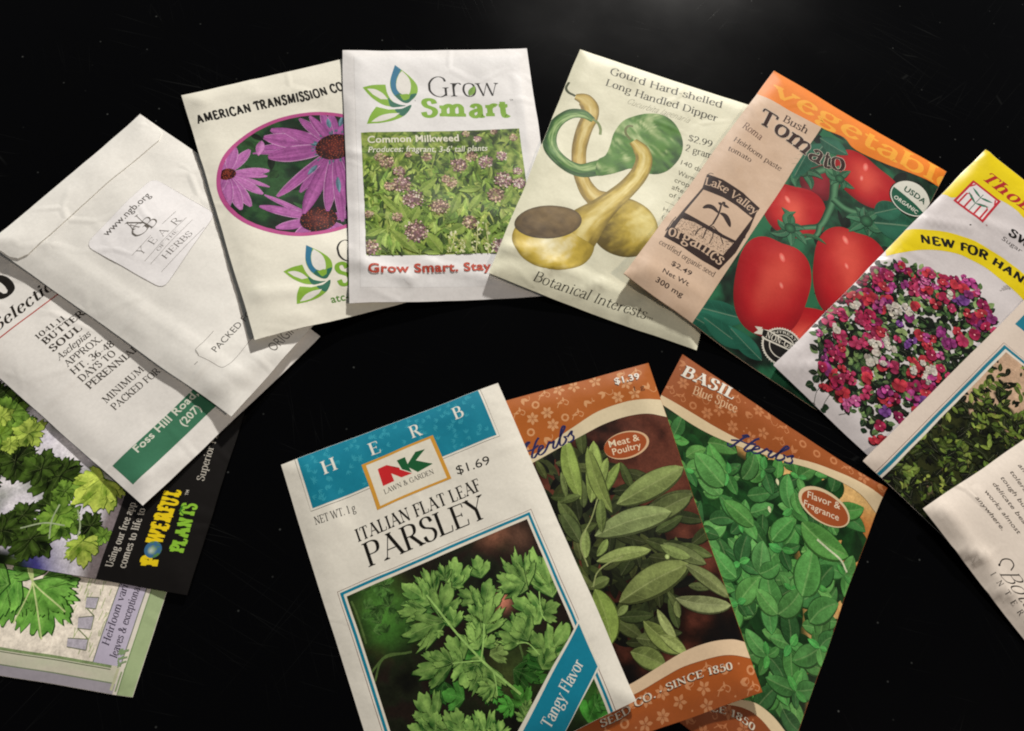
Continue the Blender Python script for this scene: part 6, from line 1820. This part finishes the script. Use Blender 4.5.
a.panel(xl_ + .2, 0, xr_ - .2, yb - .1, lambda X, Y: mix(C('#137a94'), C('#1c889f'), fbm(X / 4, Y / 4, 5)), 1.2)
r = rnd(6)
lt = C('#3298ac')
for i in range(120):
    p = np.array([r.uniform(xl_ + 1, xr_ - 1), r.uniform(.5, yb - 1)]); an = r.uniform(0, 6.3)
    for k in (-.6, 0, .6):
        e = p + np.array([math.cos(an + k), math.sin(an + k)]) * 1.9
        P = p + np.outer(np.linspace(0, 1, 5), e - p)
        if e[0] < xl_ + .5 or e[0] > xr_ - .5 or e[1] > yb - .5: continue
        a.tube(P, [.06, .4, .5, .35, .04], lambda s, t: np.broadcast_to(lt, s.shape + (3,)), 2)
a.done()
a = pk.part('header_lettering')
for ch, p, q in (('H', (13.69, 9.79), (19.12, 9.66)), ('E', (32.13, 9.57), (36.02, 9.62)), ('R', (48.74, 9.02), (53.18, 9.03)), ('B', (66.55, 8.29), (70.47, 8.27))):
    a.text(ch, p, q, 5.0, C('#e8e6da'), weight=.16, contrast=.3)
a.done()
a = pk.part('brand_badge')
q = [np.array(v) for v in ((27.60, 11.59), (56.51, 10.66), (57.02, 29.25), (27.49, 29.74))]
a.poly(q, C('#d29a3a'))
cq = sum(q) / 4
a.poly([cq + (v - cq) * np.array([1, 1]) * .90 for v in q], C('#e4dfce'))
rd = C('#c8282c'); gd = C('#1c5c34')
a.poly([(32.57, 15.37), (36.10, 15.18), (40.21, 19.01), (40.33, 18.09)], rd)
a.poly([(32.50, 15.56), (36.07, 15.28), (44.10, 21.98), (39.80, 21.93), (36.73, 18.99), (36.84, 22.21), (32.35, 22.28)], rd)
a.poly([(40.27, 15.03), (43.60, 14.97), (43.68, 17.95), (48.01, 14.56), (51.78, 14.89), (47.05, 17.80), (52.55, 21.32), (46.25, 22.32), (43.75, 19.48), (44.14, 21.57), (41.03, 19.02)], gd)
a.text('LAWN & GARDEN', (32.05, 25.50), (51.69, 25.06), 1.9, BLACK, weight=.13, contrast=.4, serif=.5)
a.poly(a.ellipse((51.79, 21.12), .35, .35, n=8), gd)
a.done()
a = pk.part('price_lettering')
a.text('NET WT. 1 g', (5.53, 26.27), (20.22, 26.85), 3.0, BLACK, weight=.125, contrast=.45)
a.text('$1.69', (59.74, 28.82), (73.08, 29.91), 3.6, BLACK, font='sans', weight=.0)
a.done()
a = pk.part('title_lettering')
a.text('ITALIAN FLAT LEAF', (17.53, 38.15), (66.20, 37.94), 4.9, BLACK, weight=.17, contrast=.34)
a.text('PARSLEY', (18.26, 48.17), (65.32, 48.13), 8.8, BLACK, weight=.135, contrast=.28)
a.done()
c0 = np.array((7.06, 53.33)); c1 = np.array((78.51, 53.16))
fx0 = c0[0]; fx1 = c1[0]; fy = (c0[1] + c1[1]) / 2
a = pk.part('frame_lines')
a.line([(fx0 - 1.5, pk.H), (fx0 - 1.5, fy - 1.5), (fx1 + 1.9, fy - 1.5), (fx1 + 1.9, pk.H)], .20, C('#6a4438'))
a.poly([(fx0 - .8, fy - .8), (fx1 + 1.0, fy - .8), (fx1 + 1.0, pk.H), (fx0 - .8, pk.H)], te)
a.poly([(fx0 + .2, fy + .2), (fx1 + .0, fy + .2), (fx1 + .0, pk.H), (fx0 + .2, pk.H)], C('#e2dccb'))
a.done()
x0, y0, x1, y1 = fx0 + 1.0, fy + 1.2, fx1 - .9, pk.H
a = pk.part('parsley_photo', clip=[(x0, y0), (x1, y0), (x1, y1 + 2), (x0, y1 + 2)])
def pbg(X, Y):
    c = sprig_bg(['#0c0d09', '#171a10', '#20281a', '#2a1f18'], 6, 81)(X, Y)
    def soft(cx, cy, rx, ry, col, k, c):
        return mix(c, C(col), k * np.exp(-(((X - cx) / rx) ** 2 + ((Y - cy) / ry) ** 2)) * (.6 + .8 * fbm(X / 2.5, Y / 2.5, 83)))
    for p, rx, ry, col, k in (((64.52, 55.54), 6, 4, '#8a5a44', .9), ((72.25, 59.31), 5, 5, '#6a4a3a', .8), ((58.16, 78.05), 3.0, 3.0, '#c07a62', 1.1), ((18.65, 62.82), 8, 10, '#4d8a3a', .9), ((17.70, 71.69), 7, 5, '#3f7a30', .6), ((55.49, 99.14), 10, 8, '#2e4a22', .8), ((75.85, 118.01), 10, 9, '#356a2a', .8), ((50.38, 100.92), 8, 6, '#4a5a30', .6)):
        c = soft(p[0], p[1], rx, ry, col, k, c)
    return c
a.panel(x0, y0, x1, y1, pbg, .8)
r = rnd(77)
for i in range(26):
    p = np.array((19.57, 63.21)) + [r.gauss(0, 4.5), r.gauss(0, 8)]; an = r.uniform(0, 6.3)
    lobed(a, p, p + np.array([math.cos(an), math.sin(an)]) * r.uniform(3, 5.5), 4.5, C('#35602c'), r, lobes=3, teeth=2, hi=C('#4f823f'), lo=C('#24451f'), shade=False)
for s in ([(9.10, 56.62), (9.45, 61.97), (9.22, 72.06)], [(6.91, 81.97), (14.37, 78.32), (21.01, 80.20)], [(58.02, 93.12), (56.63, 101.64), (51.52, 103.41)], [(79.29, 115.53), (74.29, 121.26), (70.17, 125.27)], [(8.13, 84.47), (13.17, 78.80), (22.99, 80.55)]):
    a.line(smooth_path(s, 5), .7, C('#4d6a3a'))
pc = ['#558f44', '#659c52', '#4a8240', '#76ab60', '#3f7638']
L_ = [((55.20, 105.01), (65.92, 100.62), 110, '#37702c'), ((47.28, 92.56), (54.85, 92.78), 80, '#6a8a50'), ((52.92, 100.04), (59.81, 107.02), 110, '#2f6428'), ((52.04, 112.46), (51.17, 104.24), 90, '#37702c'), ((62.20, 104.07), (61.41, 95.61), 90, '#2f6a2a'),
      ((70.17, 125.27), (77.69, 118.82), 120, '#357a2e'), ((74.29, 121.26), (79.64, 121.65), 90, '#2f6a2a'),
      ((29.65, 93.87), (25.49, 100.79), 110, '#2f6a2c'), ((34.04, 101.65), (27.49, 96.84), 110, '#3a7a32'), ((43.51, 101.89), (43.76, 107.85), 110, '#3f8434'), ((48.75, 110.04), (42.64, 109.29), 90, '#3f8434'),
      ((45.08, 92.62), (37.88, 83.43), 60, '#468c3a'),
      # main frond, back to front
      ((71.92, 79.07), (74.59, 64.79), 110, None), ((75.09, 83.64), (77.32, 69.28), 120, None), ((66.69, 77.93), (68.66, 62.32), 110, None), ((68.04, 77.43), (58.83, 68.12), 120, None), ((67.85, 75.18), (58.40, 73.35), 80, None), ((68.41, 87.18), (76.23, 86.27), 110, None),
      ((54.12, 67.22), (55.16, 58.90), 90, None), ((50.24, 74.16), (45.02, 67.68), 70, None), ((50.34, 79.47), (57.01, 68.44), 100, None), ((49.27, 82.14), (46.10, 73.45), 90, None), ((47.86, 85.67), (47.87, 77.36), 90, None),
      ((44.07, 67.28), (48.19, 56.53), 100, None), ((42.27, 63.30), (41.99, 56.68), 70, None), ((43.00, 65.75), (48.72, 63.86), 60, None), ((36.75, 66.31), (35.74, 55.68), 80, None), ((34.80, 68.65), (26.82, 58.38), 100, None), ((32.26, 69.66), (22.64, 66.60), 60, None),
      ((35.92, 74.35), (43.22, 63.70), 110, None), ((37.45, 76.04), (21.35, 74.79), 100, None), ((34.12, 77.72), (33.13, 80.36), 50, None), ((39.57, 79.02), (40.09, 71.95), 80, None),
      ((69.36, 87.59), (61.11, 77.71), 100, None), ((67.25, 89.84), (65.15, 81.56), 90, None), ((60.27, 93.07), (54.23, 82.18), 100, None), ((58.02, 93.12), (52.54, 87.68), 80, None), ((61.21, 93.47), (59.82, 83.51), 90, None), ((65.92, 100.62), (63.27, 91.26), 100, None), ((65.55, 101.48), (77.21, 93.05), 100, None), ((62.20, 104.07), (68.94, 98.86), 90, None),
      ((47.39, 85.47), (54.89, 75.07), 110, None), ((46.46, 89.16), (51.60, 87.28), 60, None), ((44.26, 89.23), (43.65, 79.73), 90, None),
      ((38.64, 89.83), (35.77, 80.48), 100, None), ((37.84, 90.49), (33.33, 85.52), 70, None), ((34.41, 89.70), (20.69, 87.51), 110, None), ((34.48, 89.53), (28.46, 82.91), 60, None), ((38.30, 90.69), (35.92, 99.55), 110, None), ((45.08, 92.62), (39.26, 95.09), 80, None),
      ((44.40, 94.33), (41.50, 106.86), 120, None), ((41.64, 93.13), (37.81, 97.43), 80, None), ((45.67, 101.85), (38.31, 101.57), 70, None),
      ((22.63, 104.30), (20.03, 93.09), 110, None), ((18.79, 106.38), (13.68, 102.24), 90, None), ((20.83, 109.15), (23.85, 101.03), 90, None), ((27.59, 110.27), (26.52, 102.20), 110, None), ((29.36, 111.06), (30.40, 102.95), 90, None),
      ((36.40, 117.00), (36.67, 105.71), 140, None), ((39.38, 117.39), (43.45, 112.53), 100, None), ((33.80, 113.02), (31.81, 107.40), 80, None), ((51.23, 116.92), (50.57, 110.84), 60, None), ((51.70, 113.28), (54.91, 110.80), 50, None)]
for b, t, w, c in L_:
    bright = c is None
    lobed(a, b, t, 0.1015 * w, jit(C(c or r.choice(pc)), r, .12), r, lobes=r.choice([3, 3, 5]), teeth=3, depth=.42, hi=C('#8aba66') if bright else None, lo=C('#285c26') if bright else None)
for s, w in (([(33.93, 65.11), (36.00, 71.25), (38.04, 77.33), (40.66, 84.62), (43.99, 92.65)], 7), ([(43.99, 92.65), (47.62, 99.72), (52.24, 108.16)], 8), ([(43.99, 92.65), (46.97, 87.34), (49.27, 82.14)], 6), ([(34.41, 89.70), (38.24, 90.86), (43.92, 92.82)], 5), ([(57.08, 92.72), (60.84, 94.34), (63.11, 99.41)], 4), ([(71.52, 79.98), (69.27, 86.49), (69.55, 89.77)], 4), ([(44.77, 105.38), (46.02, 101.01), (46.47, 97.23)], 4)):
    a.line(smooth_path(s, 6), 0.1015 * w, C('#8fc070'))
a.done(M_photo)
a = pk.part('flavor_banner')
tip = np.array((80.46, 94.11)); rt_ = np.array((81.26, 110.84)); dn_ = np.array((46.92, 117.98)) - tip; dn_ = dn_ / np.linalg.norm(dn_)
Lb = 75.
a.poly([tip, rt_, rt_ + dn_ * (Lb - 10), tip + dn_ * Lb], C('#e2dfd0'))
it = np.array((79.95, 95.25)); ir = np.array((80.39, 110.67)); dw = np.array((48.53, 118.69)) - it; dw = dw / np.linalg.norm(dw)
il = it
a.poly([it, ir, ir + dw * (Lb - 10), il + dw * Lb], te)
a.text('Tangy Flavor', (57.29, 121.95), (76.37, 107.75), 4.0, C('#e8e6da'), weight=.14, contrast=.35, serif=.7)
a.done()
print('objects', len(bpy.data.objects))
